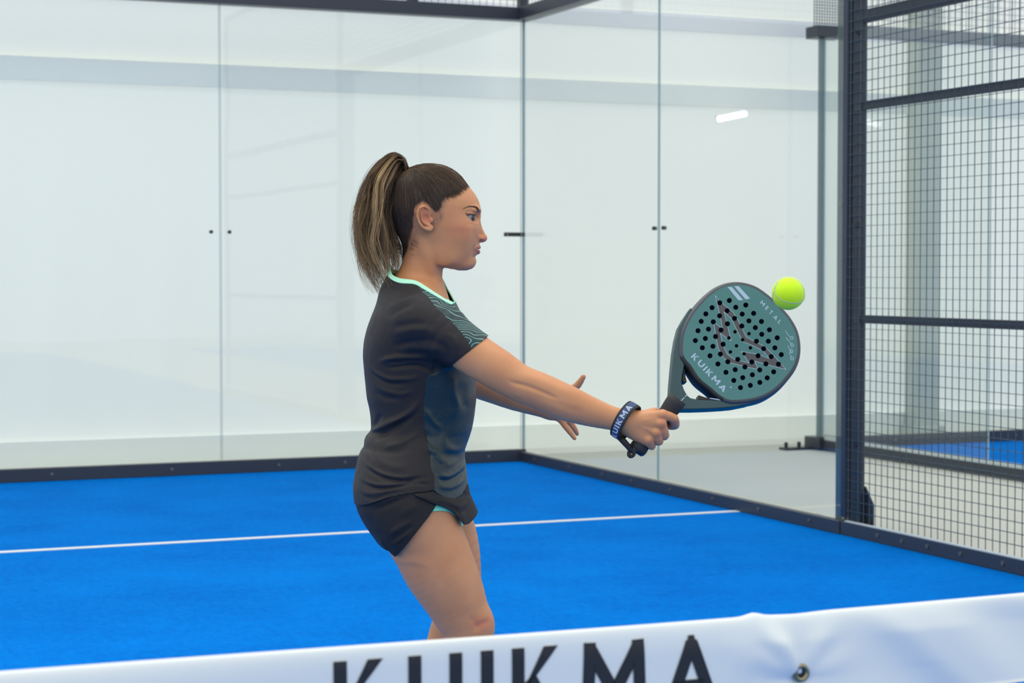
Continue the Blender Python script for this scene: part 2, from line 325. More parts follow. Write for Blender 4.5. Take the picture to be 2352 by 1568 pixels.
tag(MB().box((NX - 0.03, -0.02, 0.085), (NX + 0.012, 0.009, 2.999)).build('court_post', mat('blue_grey_post', (84, 106, 114), .45), None, 0.004), 'thin dark upright at the corner of the neighbouring court', 'post')
root = MB().box((NX - 0.06, -0.08, 0.0), (NX + 0.14, 0.12, 0.085)).build('post_base', STEEL, None, 0.004)
MB().box((NX - 0.27, 0.03, -0.012), (NX - 0.02, 0.13, 0.006)).build('foot_plate', STEEL, root)
for x in (-0.24, -0.13): MB().tube([(NX + x, 0.08, 0.006), (NX + x, 0.08, 0.045)], 0.014, 8).build('anchor_bolt', BLACKP, root)
tag(root, 'dark steel base block with foot plate and anchor bolts under the thin corner upright', 'post base')
root = empty('stub_beam', (NX, 0, 3.0)); MB().box((-0.080, -0.07, 0.0), (0.16, 0.10, 0.085)).build('beam_tube', STEEL, root, 0.004)
wire_grid(0, NX - 0.07, NX + 0.13, 3.086, 4.0, 0.0, None, 'wire_mesh', 0.022, 0.003).parent = root; root.children[-1].location = (-NX, 0, -3.0)
tag(root, 'dark beam end with mesh above it at the top of the thin corner upright', 'beam')
tag(MB().box((NX + 0.17, -0.05, 3.02), (8.4, 0.05, 3.105)).build('top_beam', mat('grey_beam', (118, 124, 124), 0.5), None, 0.004), 'grey beam along the top of the neighbouring court back glass', 'beam', 'top beams')
root = empty('upper_mesh_fence', (0, 0, 0)); wire_grid(0, NX + 0.17, 5.6, 3.105, 4.0, 0.0, root); tag(root, 'wire mesh above the grey beam of the neighbouring court', 'fence panel', 'upper mesh panels')
# glowing tube added behind the side glass, standing in for a lamp's reflection

def wall_at(px, py, Y):
    d = ray(px, py); t = (Y - CAM[1]) / d[1]; return CAM + d * t
la, lb = wall_at(1648, 270, 0.32), wall_at(1708, 258, 0.40)
lc = (la + lb) / 2; root = empty('lamp_reflection', lc.tolist())
MB().tube([(la - lc).tolist(), (lb - lc).tolist()], 0.026, 10).build('glint_shell', mat('white_glint_shell', (235, 236, 236), .5), root)
GLINTM = bpy.data.materials.new('lamp_reflection_glow'); GLINTM.use_nodes = True; _p = GLINTM.node_tree.nodes['Principled BSDF']; _p.inputs['Emission Color'].default_value = (1, 1, .98, 1); _p.inputs['Emission Strength'].default_value = 4
MB().tube([(la - lc + (0, -.022, -.012)).tolist(), (lb - lc + (0, -.022, -.012)).tolist()], 0.020, 10).build('glint_tube', GLINTM, root)
MB().tube([(0, 0.02, 0), (0, 0.16, 0.0)], 0.008, 8).build('added_arm', mat('white_glint_shell', (235, 236, 236), .5), root)
tag(root, 'small glowing tube standing in for a lamp reflection in the side glass', 'lamp')
# ================================================================ implicit modelling kit (numpy)
D0 = 4.0
FH = np.array([_sy, _cy, 0.0]); ORG = np.array([CAM[0], CAM[1], 0.0]) + FH * D0
def L(px, py, w=0.0):
    """a point of the player's upright side plane (w metres behind it), in the player's own frame"""
    d = ray(px, py); t = (D0 + w) / float(d @ FH)
    return np.array([t * float(d @ AR), w, CAM[2] + t * d[2]])
def RR(r, w=0.0): return r * (D0 + w) / F_PX
_K0 = F_PX / D0
def side_px(P, w0=0.0):
    """side-view drawing coordinates (orthographic onto the upright plane at w0)"""
    k = F_PX / (D0 + w0) * 1.0
    c = L(1176, 784, w0); a = L(1276, 784, w0); b = L(1176, 884, w0)
    return 1176 + (P[:, 0] - c[0]) / (a[0] - c[0]) * 100, 784 + (P[:, 2] - c[2]) / (b[2] - c[2]) * 100
def smin(a, b, k):
    h = np.clip(0.5 + 0.5 * (b - a) / k, 0, 1); return b + (a - b) * h - k * h * (1 - h)
def smax(a, b, k): return -smin(-a, -b, k)
def cone(P, a, b, ra, rb, sw=1.0):
    """tapered capsule; sw squeezes it along w"""
    if sw != 1.0:
        s = np.array([1, 1 / sw, 1]); P = P * s; a = a * s; b = b * s
    ab = b - a; t = np.clip(((P - a) @ ab) / (ab @ ab), 0, 1)
    return np.linalg.norm(P - a - t[:, None] * ab, axis=1) - (ra + (rb - ra) * t)
def pchip_pts(A, t):
    A = np.array(A, float); k = np.concatenate([[0], np.cumsum(np.linalg.norm(np.diff(A[:, :3], axis=0), axis=1))]); x = np.interp(t, np.linspace(0, 1, len(A)), k)
    return np.stack([pchip(x, k, A[:, j]) for j in range(A.shape[1])], 1)
def chain(P, pts, rs, k=None, sw=1.0, sub=2):
    """a limb along points with varying radii"""
    if len(pts) > 2:
        A = np.concatenate([np.array(pts, float), np.array(rs, float)[:, None]], 1); A = pchip_pts(A, np.linspace(0, 1, (len(pts) - 1) * sub + 1))
        pts, rs = A[:, :3], A[:, 3]
    d = None
    for i in range(len(pts) - 1):
        e = cone(P, pts[i], pts[i + 1], rs[i], rs[i + 1], sw)
        d = e if d is None else np.minimum(d, e)
    return d
def ell(P, c, r, M=None):
    q = P - c
    if M is not None: q = q @ M
    r = np.array(r); k0 = np.linalg.norm(q / r, axis=1); k1 = np.linalg.norm(q / (r * r), axis=1) + 1e-9
    return k0 * (k0 - 1) / k1
def rotw(deg):
    """columns = axes turned by deg in the side view (about w)"""
    a = math.radians(deg); return np.array([[math.cos(a), 0, -math.sin(a)], [0, 1, 0], [math.sin(a), 0, math.cos(a)]])
def pchip(x, xs, ys):
    xs = np.array(xs, float); ys = np.array(ys, float); h = np.diff(xs); dl = np.diff(ys) / h
    m = np.zeros(len(xs)); m[0] = dl[0]; m[-1] = dl[-1]
    for i in range(1, len(xs) - 1):
        if dl[i - 1] * dl[i] > 0: w1 = 2 * h[i] + h[i - 1]; w2 = h[i] + 2 * h[i - 1]; m[i] = (w1 + w2) / (w1 / dl[i - 1] + w2 / dl[i])
    x = np.clip(x, xs[0], xs[-1]); i = np.clip(np.searchsorted(xs, x) - 1, 0, len(xs) - 2)
    t = (x - xs[i]) / h[i]
    return ys[i] * (1 + 2 * t) * (1 - t) ** 2 + h[i] * m[i] * t * (1 - t) ** 2 + ys[i + 1] * t * t * (3 - 2 * t) + h[i] * m[i + 1] * t * t * (t - 1)
class Slices:
    """rows: (py, back px, front px, half width m, centre fraction, q back, q front, w centre)"""
    def __init__(s, rows, w0=0.0):
        rows = sorted(rows, key=lambda r: -r[0]); A = []
        for r in rows:
            py, xb, xf, W = r[:4]; cf = r[4] if len(r) > 4 else 0.5; qb = r[5] if len(r) > 5 else 2.0; qf = r[6] if len(r) > 6 else 2.0; wc = r[7] if len(r) > 7 else 0.0
            b = L(xb, py, w0); f = L(xf, py, w0); A.append((b[2], b[0], f[0], W, b[0] + (f[0] - b[0]) * cf, qb, qf, wc))
        A = np.array(A); s.z0, s.z1 = A[0, 0], A[-1, 0]; s.zs = np.linspace(s.z0, s.z1, 900)
        s.T = [pchip(s.zs, A[:, 0], A[:, j]) for j in range(1, 8)]
    def __call__(s, P):
        z = P[:, 2]; xb, xf, W, um, qb, qf, wc = [np.interp(z, s.zs, t) for t in s.T]
        du = P[:, 0] - um; back = du < 0
        ext = np.where(back, um - xb, xf - um); ext = np.maximum(ext, 1e-4); W = np.maximum(W, 1e-4)
        q = np.where(back, qb, qf)
        n = ((np.abs(du) / ext) ** q + (np.abs(P[:, 1] - wc) / W) ** q) ** (1 / q)
        F = (n - 1) * np.minimum(W, np.minimum(um - xb, xf - um).clip(1e-4))
        return np.maximum(F, np.maximum(s.z0 - z, z - s.z1))
def axis(segs):
    """piecewise grid coordinates from (start, end, step)"""
    o = [segs[0][0]]
    for a, b, h in segs:
        n = max(1, int(round((b - o[-1]) / h))); s = (b - o[-1]) / n; o += [o[-1] + s * (i + 1) for i in range(n)]
    return np.array(o)
def polygonise(F, X, Y, Z, B=10, safe=1.5):
    nx, ny, nz = len(X) - 1, len(Y) - 1, len(Z) - 1
    bi = np.arange(0, nx, B); bj = np.arange(0, ny, B); bk = np.arange(0, nz, B)
    def mid(A, b, n): e = np.minimum(b + B, n); return (A[b] + A[e]) / 2, (A[e] - A[b]) / 2
    cx, hx = mid(X, bi, nx); cy, hy = mid(Y, bj, ny); cz, hz = mid(Z, bk, nz)
    I, J, K = np.meshgrid(np.arange(len(bi)), np.arange(len(bj)), np.arange(len(bk)), indexing='ij'); I, J, K = I.ravel(), J.ravel(), K.ravel()
    C = np.stack([cx[I], cy[J], cz[K]], 1); H = np.sqrt(hx[I] ** 2 + hy[J] ** 2 + hz[K] ** 2)
    f = np.concatenate([F(C[a:a + 200000]) for a in range(0, len(C), 200000)])
    act = np.abs(f) < H * safe + 0.004
    o = np.arange(B + 1); oi, oj, ok = np.meshgrid(o, o, o, indexing='ij'); oi, oj, ok = oi.ravel(), oj.ravel(), ok.ravel()
    sy, sx = (nz + 2), (ny + 2) * (nz + 2)
    cells, pos, qd = [], [], []
    ids = np.nonzero(act)[0]; N3 = (B + 1) ** 3
    for s in range(0, len(ids), 150):
        bb = ids[s:s + 150]; gi = bi[I[bb]][:, None] + oi; gj = bj[J[bb]][:, None] + oj; gk = bk[K[bb]][:, None] + ok
        P = np.stack([X[np.minimum(gi, nx)], Y[np.minimum(gj, ny)], Z[np.minimum(gk, nz)]], -1)
        val = F(P.reshape(-1, 3)).reshape(len(bb), B + 1, B + 1, B + 1)
        P = P.reshape(len(bb), B + 1, B + 1, B + 1, 3)
        inside = val < 0
        G = (gi * sx + gj * sy + gk).reshape(len(bb), B + 1, B + 1, B + 1)
        # cells
        acc = np.zeros((len(bb), B, B, B, 3)); cnt = np.zeros((len(bb), B, B, B))
        sl = lambda d: slice(d, B + d)
        for (a, b) in [((0, 0, 0), (1, 0, 0)), ((0, 1, 0), (1, 1, 0)), ((0, 0, 1), (1, 0, 1)), ((0, 1, 1), (1, 1, 1)), ((0, 0, 0), (0, 1, 0)), ((1, 0, 0), (1, 1, 0)), ((0, 0, 1), (0, 1, 1)), ((1, 0, 1), (1, 1, 1)),
                       ((0, 0, 0), (0, 0, 1)), ((1, 0, 0), (1, 0, 1)), ((0, 1, 0), (0, 1, 1)), ((1, 1, 0), (1, 1, 1))]:
            va = val[:, sl(a[0]), sl(a[1]), sl(a[2])]; vb = val[:, sl(b[0]), sl(b[1]), sl(b[2])]
            cr = (va < 0) != (vb < 0); t = np.where(cr, va / np.where(va == vb, 1, va - vb), 0)
            pa = P[:, sl(a[0]), sl(a[1]), sl(a[2])]; pb = P[:, sl(b[0]), sl(b[1]), sl(b[2])]
            acc += np.where(cr[..., None], pa + (pb - pa) * t[..., None], 0); cnt += cr
        m = cnt > 0
        # keep only real cells of the grid
        ii = gi.reshape(G.shape)[:, :B, :B, :B]; jj = gj.reshape(G.shape)[:, :B, :B, :B]; kk = gk.reshape(G.shape)[:, :B, :B, :B]
        m &= (ii < nx) & (jj < ny) & (kk < nz)
        cells.append(G[:, :B, :B, :B][m]); pos.append(acc[m] / cnt[m][:, None])
        okm = (ii < nx) & (jj < ny) & (kk < nz)
        for ax, (d1, d2) in enumerate(((sy, 1), (1, sx), (sx, sy))):
            dd = [0, 0, 0]; dd[ax] = 1
            va = inside[:, :B, :B, :B]; vb = inside[:, dd[0]:B + dd[0], dd[1]:B + dd[1], dd[2]:B + dd[2]]
            e = (va != vb) & okm; g = G[:, :B, :B, :B][e]; fl = va[e]
            q = np.stack([g, g - d1, g - d1 - d2, g - d2], 1)
            q[~fl] = q[~fl][:, ::-1]; qd.append(q)
    cells = np.concatenate(cells); pos = np.concatenate(pos); qd = np.concatenate(qd)
    od = np.argsort(cells); cs = cells[od]
    ix = np.searchsorted(cs, qd); ix = np.minimum(ix, len(cs) - 1); good = (cs[ix] == qd).all(1); ix = ix[good]
    V = pos[od]; Q = ix.copy()
    a, b, c = V[Q[:, 0]], V[Q[:, 1]], V[Q[:, 2]]
    if np.einsum('ij,ij->i', a, np.cross(b, c)).sum() + np.einsum('ij,ij->i', a, np.cross(c, V[Q[:, 3]])).sum() < 0: Q = Q[:, ::-1].copy()
    return V, Q
def fast_mesh(name, V, Q):
    me = bpy.data.meshes.new(name); me.vertices.add(len(V)); me.vertices.foreach_set('co', np.asarray(V, np.float32).ravel())
    Q = np.asarray(Q); n = Q.shape[1]
    me.loops.add(Q.size); me.loops.foreach_set('vertex_index', Q.astype(np.int32).ravel())
    me.polygons.add(len(Q)); me.polygons.foreach_set('loop_start', np.arange(0, Q.size, n, dtype=np.int32)); me.polygons.foreach_set('loop_total', np.full(len(Q), n, np.int32))
    me.update(calc_edges=True); me.polygons.foreach_set('use_smooth', np.ones(len(Q), bool)); return me
def compact(V, Fs):
    if isinstance(Fs, np.ndarray):
        u, inv = np.unique(Fs, return_inverse=True); return V[u], inv.reshape(Fs.shape)
    used = sorted({i for f in Fs for i in f}); mp = {a: b for b, a in enumerate(used)}
    return V[used], [tuple(mp[i] for i in f) for f in Fs]
def relax(V, Q, n=2, lam=0.5, mask=None, pure=False):
    E = np.concatenate([Q[:, [0, 1]], Q[:, [1, 2]], Q[:, [2, 3]], Q[:, [3, 0]]]); V = V.copy()
    deg = np.bincount(E[:, 0], minlength=len(V)) + np.bincount(E[:, 1], minlength=len(V)); deg = np.maximum(deg, 1)
    for it in range(n):
        for l in ((lam,) if pure else (lam, -lam * 1.04)):
            S = np.zeros_like(V)
            for c in range(3): S[:, c] = np.bincount(E[:, 0], V[E[:, 1], c], len(V)) + np.bincount(E[:, 1], V[E[:, 0], c], len(V))
            D = l * (S / deg[:, None] - V); V = V + (D if mask is None else D * mask[:, None])
    return V
def vnormals(V, Q):
    n = np.cross(V[Q[:, 2]] - V[Q[:, 0]], V[Q[:, 3]] - V[Q[:, 1]]); N = np.zeros_like(V)
    for c in range(4):
        for a in range(3): N[:, a] += np.bincount(Q[:, c], n[:, a], len(V))
    return N / (np.linalg.norm(N, axis=1)[:, None] + 1e-12)
def clip_mesh(V, faces, s, eps=1e-9):
    """part of the mesh where s > 0 (s per vertex), cut cleanly along s = 0; carries nothing else"""
    s = np.where(np.abs(s) < eps, eps, s); out = []; newv = []; cache = {}; base = len(V)
    arr = isinstance(faces, np.ndarray)
    if arr:
        pos = s[faces] > 0; allin = pos.all(1); anyin = pos.any(1); keep = faces[allin]; mixed = faces[anyin & ~allin]
        out = [tuple(f) for f in keep.tolist()]; mixed = mixed.tolist()
    else:
        mixed = []
        for f in faces:
            c = sum(1 for i in f if s[i] > 0)
            if c == len(f): out.append(tuple(f))
            elif c: mixed.append(f)
    for f in mixed:
        p = []
        for i in range(len(f)):
            a, b = f[i], f[(i + 1) % len(f)]
            if s[a] > 0: p.append(a)
            if (s[a] > 0) != (s[b] > 0):
                k = (a, b) if a < b else (b, a)
                if k not in cache:
                    t = s[k[0]] / (s[k[0]] - s[k[1]]); cache[k] = base + len(newv); newv.append(V[k[0]] + (V[k[1]] - V[k[0]]) * t)
                p.append(cache[k])
        if len(p) >= 3: out.append(tuple(p))
    VV = np.concatenate([V, np.array(newv)]) if newv else V
    return compact(VV, out)
def poly_mesh(name, V, Fs):
    if isinstance(Fs, np.ndarray): return fast_mesh(name, V, Fs)
    me = bpy.data.meshes.new(name); me.vertices.add(len(V)); me.vertices.foreach_set('co', np.asarray(V, np.float32).ravel())
    tot = np.array([len(f) for f in Fs], np.int32); st = np.concatenate([[0], np.cumsum(tot)[:-1]]).astype(np.int32)
    me.loops.add(int(tot.sum())); me.loops.foreach_set('vertex_index', np.array([i for f in Fs for i in f], np.int32))
    me.polygons.add(len(Fs)); me.polygons.foreach_set('loop_start', st); me.polygons.foreach_set('loop_total', tot)
    me.update(calc_edges=True); me.polygons.foreach_set('use_smooth', np.ones(len(Fs), bool)); return me
def seg_dist(x, y, pts):
    """distance to a polyline and the parameter along it (0..1)"""
    best = np.full(len(x), 1e9); par = np.zeros(len(x)); side = np.zeros(len(x)); pts = np.array(pts, float)
    ln = np.linalg.norm(np.diff(pts, axis=0), axis=1); cum = np.concatenate([[0], np.cumsum(ln)]) / ln.sum()
    for i in range(len(pts) - 1):
        a, b = pts[i], pts[i + 1]; ab = b - a; t = np.clip(((x - a[0]) * ab[0] + (y - a[1]) * ab[1]) / (ab @ ab), 0, 1)
        dx = x - a[0] - t * ab[0]; dy = y - a[1] - t * ab[1]; d = np.hypot(dx, dy); m = d < best
        best = np.where(m, d, best); par = np.where(m, cum[i] + (cum[i + 1] - cum[i]) * t, par); side = np.where(m, np.sign(ab[0] * dy - ab[1] * dx), side)
    return best, par, side
def smooth_line(pts, n=40):
    pts = np.array(pts, float); d = np.concatenate([[0], np.cumsum(np.linalg.norm(np.diff(pts, axis=0), axis=1))]); t = np.linspace(0, d[-1], n)
    return np.stack([pchip(t, d, pts[:, j]) for j in range(pts.shape[1])], 1)
def curve_poly(pts, keep=0):
    """closed polygon with its first `keep` points drawn as one smooth line"""
    c = [tuple(p) for p in smooth_line(pts[:keep], keep * 5)]; return c + list(pts[keep:])
def sd_poly(x, y, pts):
    """signed distance to a closed polygon in drawing units, positive inside"""
    pts = np.array(pts, float); d = np.full(len(x), 1e9); ins = np.zeros(len(x), bool); n = len(pts)
    for i in range(n):
        a, b = pts[i], pts[(i + 1) % n]; ab = b - a; t = np.clip(((x - a[0]) * ab[0] + (y - a[1]) * ab[1]) / (ab @ ab + 1e-12), 0, 1)
        d = np.minimum(d, np.hypot(x - a[0] - t * ab[0], y - a[1] - t * ab[1]))
        c = ((a[1] > y) != (b[1] > y)); xx = a[0] + (y - a[1]) * ab[0] / (ab[1] if ab[1] else 1e-9); ins ^= c & (x < xx)
    return np.where(ins, d, -d)
def strokes(V, N, lst, w0, side=None):
    """push the surface in or out along drawn folds: (points, width px, height mm, skew)"""
    x, y = side_px(V, w0); D = np.zeros(len(V))
    for st in lst:
        pts, wd, amp = st[:3]; e = st[3] if len(st) > 3 else 0.25; pts = smooth_line(pts, 16)
        d, t, sgn = seg_dist(x, y, pts); fade = np.clip(np.minimum(t, 1 - t) / e, 0, 1); fade = fade * fade * (3 - 2 * fade)
        if len(st) > 4 and st[4]: g = np.exp(-(d / wd) ** 2) - 0.6 * np.exp(-((d - wd * 1.6) / wd) ** 2)
        else: g = np.exp(-(d / wd) ** 2)
        D += amp * 0.001 * g * fade
    if side is not None: D = D * side(V)
    return V + N * D[:, None]
# ================================================================ the player's body
def bb(P, lo, hi, m=0.05): return ((P > np.array(lo) - m) & (P < np.array(hi) + m)).all(1)
PROF = dict()
HEAD = Slices([  # cranium and face without nose, lips, ears  (py, back, front, half width, centre, q back, q front)
    (381.2, 978, 990, .004, .5), (382.2, 966, 1001, .019, .5), (384.2, 956, 1012, .030, .5), (388, 945, 1024.5, .040, .49), (394, 934, 1037, .0485, .48), (402, 923, 1048.5, .0560, .47), (411, 914, 1059.5, .0620, .46),
    (424, 904, 1073.5, .0675, .45), (437, 899, 1084.8, .0708, .44, 2, 2.03), (450, 896, 1093.8, .0728, .43, 2, 2.05), (464, 894, 1100.6, .0742, .43, 2, 2.08), (476, 894, 1103.4, .0748, .43, 2, 2.10), (486, 895, 1104.0, .0748, .43, 2, 2.11), (495, 898, 1103.2, .0743, .43, 2, 2.12),
    (503, 902, 1102.0, .0735, .43, 2, 2.12), (512, 906, 1101.3, .0722, .44, 2, 2.12), (522, 911, 1101.0, .0705, .45, 2, 2.1), (535, 918, 1101.0, .0680, .46, 2, 1.9), (548, 928, 1101.0, .0650, .47, 2, 1.78), (558, 938, 1101.4, .0615, .48, 2, 1.7),
    (568, 948, 1099.8, .0580, .48, 2, 1.66), (578, 958, 1096.8, .0548, .48, 2, 1.64), (588, 970, 1094.0, .0515, .48, 2, 1.66), (596, 982, 1092.2, .048, .48, 2, 1.72), (604, 996, 1090.6, .0435, .48, 2, 1.8), (610, 1010, 1087.5, .037, .5, 2, 2.0),
    (615, 1026, 1084.5, .030, .5), (618.2, 1040, 1079, .019, .5), (619.8, 1054, 1071, .005, .5)])
NECK = Slices([(485, 952, 995, .030, .5), (505, 942, 1000, .045, .5), (540, 926, 1010, .052, .5), (575, 927, 1012, .052, .5), (600, 924, 1016, .051, .5), (620, 916, 1017, .050, .5, 2, 2.2), (640, 906, 1015, .053, .5), (660, 896, 1014, .060, .5), (690, 885, 1020, .08, .5)])
def u_(px, py, w=0.0): return L(px, py, w)
EYE_C = L(1077.2, 501.0, 0.0); EYE_W = 0.0315; EYE_R = 0.0134
EUP = ([-48, -30, 0, 50, 90, 108], [6, 16, 24.5, 25.5, 24, 20]); ELO = ([-48, -20, 10, 42, 68, 90, 108], [2, -21, -33, -36, -22, -1, 18])
LIPS = []
def lip_path(x0, y0, x1, y1, half, n=7, pw=2.0):
    return [L(x0 + (x1 - x0) * (i / (n - 1)) ** pw, y0 + (y1 - y0) * (i / (n - 1)) ** 1.5, half * i / (n - 1)) for i in range(n)]
def face_base(P):
    F = HEAD(P)
    # brow ridge, cheekbone, jaw angle, temple hollow
    F = smin(F, ell(P, L(1091, 484, .022), (.011, .020, .006)), 0.010)
    F = smin(F, ell(P, L(1052, 534, .048), (.026, .0115, .022), rotw(-8)), 0.024)
    F = smin(F, ell(P, L(1082, 530, .024), (.010, .013, .022)), 0.020)
    F = smin(F, ell(P, L(1058, 603, .0), (.026, .028, .0125)), 0.010)
    F = smin(F, ell(P, L(1048, 566, .038), (.026, .012, .024)), 0.024)
    F = smin(F, ell(P, L(1019, 585, .0465), (.020, .008, .024), rotw(30)), 0.020)
    F = smin(F, ell(P, L(1075.5, 600, .0), (.0145, .017, .014)), 0.008)
    # eye socket hollow
    F = smax(F, -ell(P, L(1100.0, 499, .0290), (.0100, .0150, .0105)), 0.006)
    # lids round the eyeball
    E = EYE_C.copy(); E[1] = EYE_W; q = P - E; r = np.linalg.norm(q, axis=1)
    F = smin(F, r - (EYE_R + 0.0015), 0.0040)
    # nose
    nz = [L(1101.5, 500), L(1104.2, 515), L(1107.0, 530), L(1108.0, 543)]
    F = smin(F, chain(P, [L(1094.5, 497), L(1096.2, 508), L(1101.8, 525), L(1106.4, 537), L(1109.2, 546)], [.0062, .0048, .0054, .0066, .0076], .004, 0.95, 1), 0.007)
    F = smin(F, ell(P, L(1110.2, 546.8), (.0074, .0088, .0068)), 0.005)
    F = smin(F, ell(P, L(1100.2, 547.3, .0118), (.0092, .0052, .0066), rotw(-14)), 0.0045)
    F = smin(F, cone(P, L(1107.5, 551.0), L(1098, 556.5), .0034, .0036, 1.1), 0.004)
    F = smax(F, -ell(P, L(1105.5, 552.6, .0118), (.0046, .0062, .0024), rotw(-14)), 0.0014)
    # mouth mound
    F = smin(F, ell(P, L(1088, 572, .0), (.0085, .020, .0115)), 0.010)
    return F
def front_of(fn, z, w):
    us = np.linspace(L(1060, 570)[0], L(1115, 570)[0], 400); P = np.stack([us, np.full(400, w), np.full(400, z)], 1); f = fn(P); i = np.nonzero(f < 0)[0][-1]
    return us[i] + (us[i + 1] - us[i]) * f[i] / (f[i] - f[i + 1])
def lip_on(y0, y1, half, rs, prot, fn, n=9):
    pts = []
    for i in range(n):
        t = i / (n - 1); z = L(1090, y0 + (y1 - y0) * t ** 1.6)[2]; w = half * t; p = prot * (1 - t ** 2.2) + .0003 * t; r = np.interp(t, np.linspace(0, 1, len(rs)), rs)
        pts.append(np.array([front_of(fn, z, w) + p - r, w, z]))
    return pts, [float(np.interp(i / (n - 1), np.linspace(0, 1, len(rs)), rs)) for i in range(n)]
UP, UPR = lip_on(567.2, 568.9, .0240, [.0046, .0046, .0043, .0037, .0029, .0015], .0028, face_base)
LO, LOR = lip_on(578.0, 571.0, .0232, [.0056, .0055, .0050, .0042, .0031, .0015], .0034, face_base)
def with_lips(P):
    F = face_base(P)
    F = smin(F, chain(P, UP, UPR, sub=1), 0.0018)
    return smin(F, chain(P, LO, LOR, sub=1), 0.0018)
MID, MIDR = lip_on(572.9, 569.4, .0236, [.0013, .0013, .0012, .0010, .0005], .0008, with_lips)
def f_head(P0):
    P = P0.copy(); P[:, 1] = np.abs(P[:, 1])
    F = with_lips(P); E = EYE_C.copy(); E[1] = EYE_W; q = P - E; r = np.linalg.norm(q, axis=1)
    F = smax(F, -chain(P, MID, MIDR, sub=1), 0.0008)
    F = smax(F, -cone(P, L(1103.5, 563, .0), L(1102.5, 559.5, .0), .0012, .0016), 0.004)
    F = smax(F, -cone(P, L(1095.5, 590.5, .0), L(1093.5, 590.0, .010), .0022, .0018), 0.006)
    # eye opening
    az = np.degrees(np.arctan2(q[:, 1], q[:, 0])); el = np.degrees(np.arctan2(q[:, 2], np.hypot(q[:, 0], q[:, 1]) + 1e-9))
    up_ = np.interp(az, *EUP); lo_ = np.interp(az, *ELO)
    op = np.minimum(np.minimum(up_ - el, el - lo_), np.minimum(az + 48, 108 - az) * .8) * math.pi / 180 * 0.0135
    op = np.where((az > -56) & (az < 116) & (r > 0.010) & (r < 0.027), op, -0.004)
    F = smax(F, op, 0.0008)
    # neck
    F = smin(F, NECK(P0), 0.016)
    F = smin(F, chain(P, [L(974, 556, .052), L(990, 610, .040), L(1008, 672, .016)], [.008, .0085, .007]), 0.014)
    # ear
    if True:
        m = bb(P, L(955, 540, .06), L(1012, 470, .10), 0.01)
        if m.any():
            Q = P[m]; e = lambda x, y, w: L(900 + x / 5.6, 360 + y / 5.6, w)
            G = ell(Q, e(455, 790, .0765), (.0135, .0035, .0235), rotw(10))
            rim = [e(512, 800, .0755), e(530, 760, .077), e(512, 700, .0795), e(462, 672, .083), e(408, 692, .086), e(382, 745, .0875), e(384, 810, .087), e(408, 880, .085), e(445, 930, .082), e(495, 955, .0795), e(535, 958, .078), e(556, 930, .0765)]
            G = smin(G, chain(Q, rim, [.0018, .0022, .0024, .0026, .0027, .0027, .0027, .0026, .0026, .0030, .0036, .0030], .0015, 1, 1), 0.0020)
            G = smin(G, ell(Q, e(520, 930, .0775), (.0072, .0034, .0085), rotw(15)), 0.003)
            G = smin(G, chain(Q, [e(452, 712, .0805), e(430, 770, .0830), e(434, 830, .0830), e(462, 880, .0815), e(505, 902, .0800)], [.0020, .0022, .0023, .0022, .0018], .0015), 0.0025)
            G = smin(G, ell(Q, e(548, 845, .0765), (.0036, .0038, .0050)), 0.003)
            G = smax(G, -ell(Q, e(492, 818, .0835), (.0078, .0070, .0118), rotw(18)), 0.0015)
            G = smax(G, -ell(Q, e(470, 735, .0855), (.0055, .0050, .0070), rotw(25)), 0.0015)
            G = smax(G, -chain(Q, [e(420, 720, .0885), e(405, 770, .090), e(410, 850, .089), e(440, 900, .0865)], [.0022, .0024, .0024, .002]), 0.0015)
            Fm = smin(F[m], G, 0.004); F = F.copy(); F[m] = Fm
    return F
# torso under the clothes
TORSO = Slices([(650, 888, 1016, .075, .5), (665, 889, 1022, .09, .5), (685, 882, 1030, .115, .5), (705, 876, 1038, .13, .5), (730, 866, 1046, .14, .5), (760, 850, 1062, .148, .5), (800, 844, 1072, .142, .5), (850, 846, 1074, .135, .5),
    (900, 854, 1066, .125, .5), (950, 862, 1058, .118, .5), (1000, 858, 1056, .125, .5), (1050, 836, 1056, .145, .5), (1100, 826, 1060, .16, .5), (1150, 828, 1062, .168, .5), (1190, 845, 1050, .165, .5), (1225, 880, 1030, .15, .5), (1250, 920, 1010, .12, .5)])
NA = dict(p=[L(985, 748, -.140), L(1030, 776, -.158), L(1078, 807, -.172), L(1142, 848, -.186), L(1195, 880, -.193), L(1240, 898, -.195), L(1299, 924, -.194), L(1350, 943, -.192), L(1405, 960, -.190), L(1436, 967, -.190)],
          r=[RR(x, -.18) for x in (53, 51, 49.5, 47.5, 42.5, 42.0, 41.0, 35.0, 27.5, 25.5)])
FA = dict(p=[L(985, 752, .13), L(1060, 850, .22), L(1090, 874, .25), L(1135, 891, .245), L(1185, 912, .235), L(1240, 934, .22), L(1266, 944, .212)],
          r=[RR(x, .2) for x in (50, 42, 37, 36, 31.5, 23, 20)])
NL = dict(p=[L(950, 1150, -.085), L(965, 1207, -.092), L(985, 1250, -.095), L(1007, 1300, -.097), L(1033, 1350, -.098), L(1056, 1400, -.098), L(1072, 1440, -.098), L(1076, 1478, -.098), L(1066, 1550, -.098), L(1054, 1630, -.10), L(1034, 1800, -.10), L(1028, 1900, -.10)],
          r=[RR(x, -.1) for x in (88, 90, 87, 84, 76, 66, 58.5, 55, 52, 53, 36, 31)])
FL = dict(p=[L(975, 1150, .085), L(1015, 1230, .09), L(1038, 1300, .092), L(1048, 1370, .092), L(1046, 1420, .092), L(1034, 1460, .092), L(1012, 1540, .092), L(1000, 1620, .092), L(985, 1790, .092), L(980, 1890, .092)],
          r=[RR(x, .09) for x in (86, 80, 67, 57, 53, 50, 48, 50, 34, 29)])
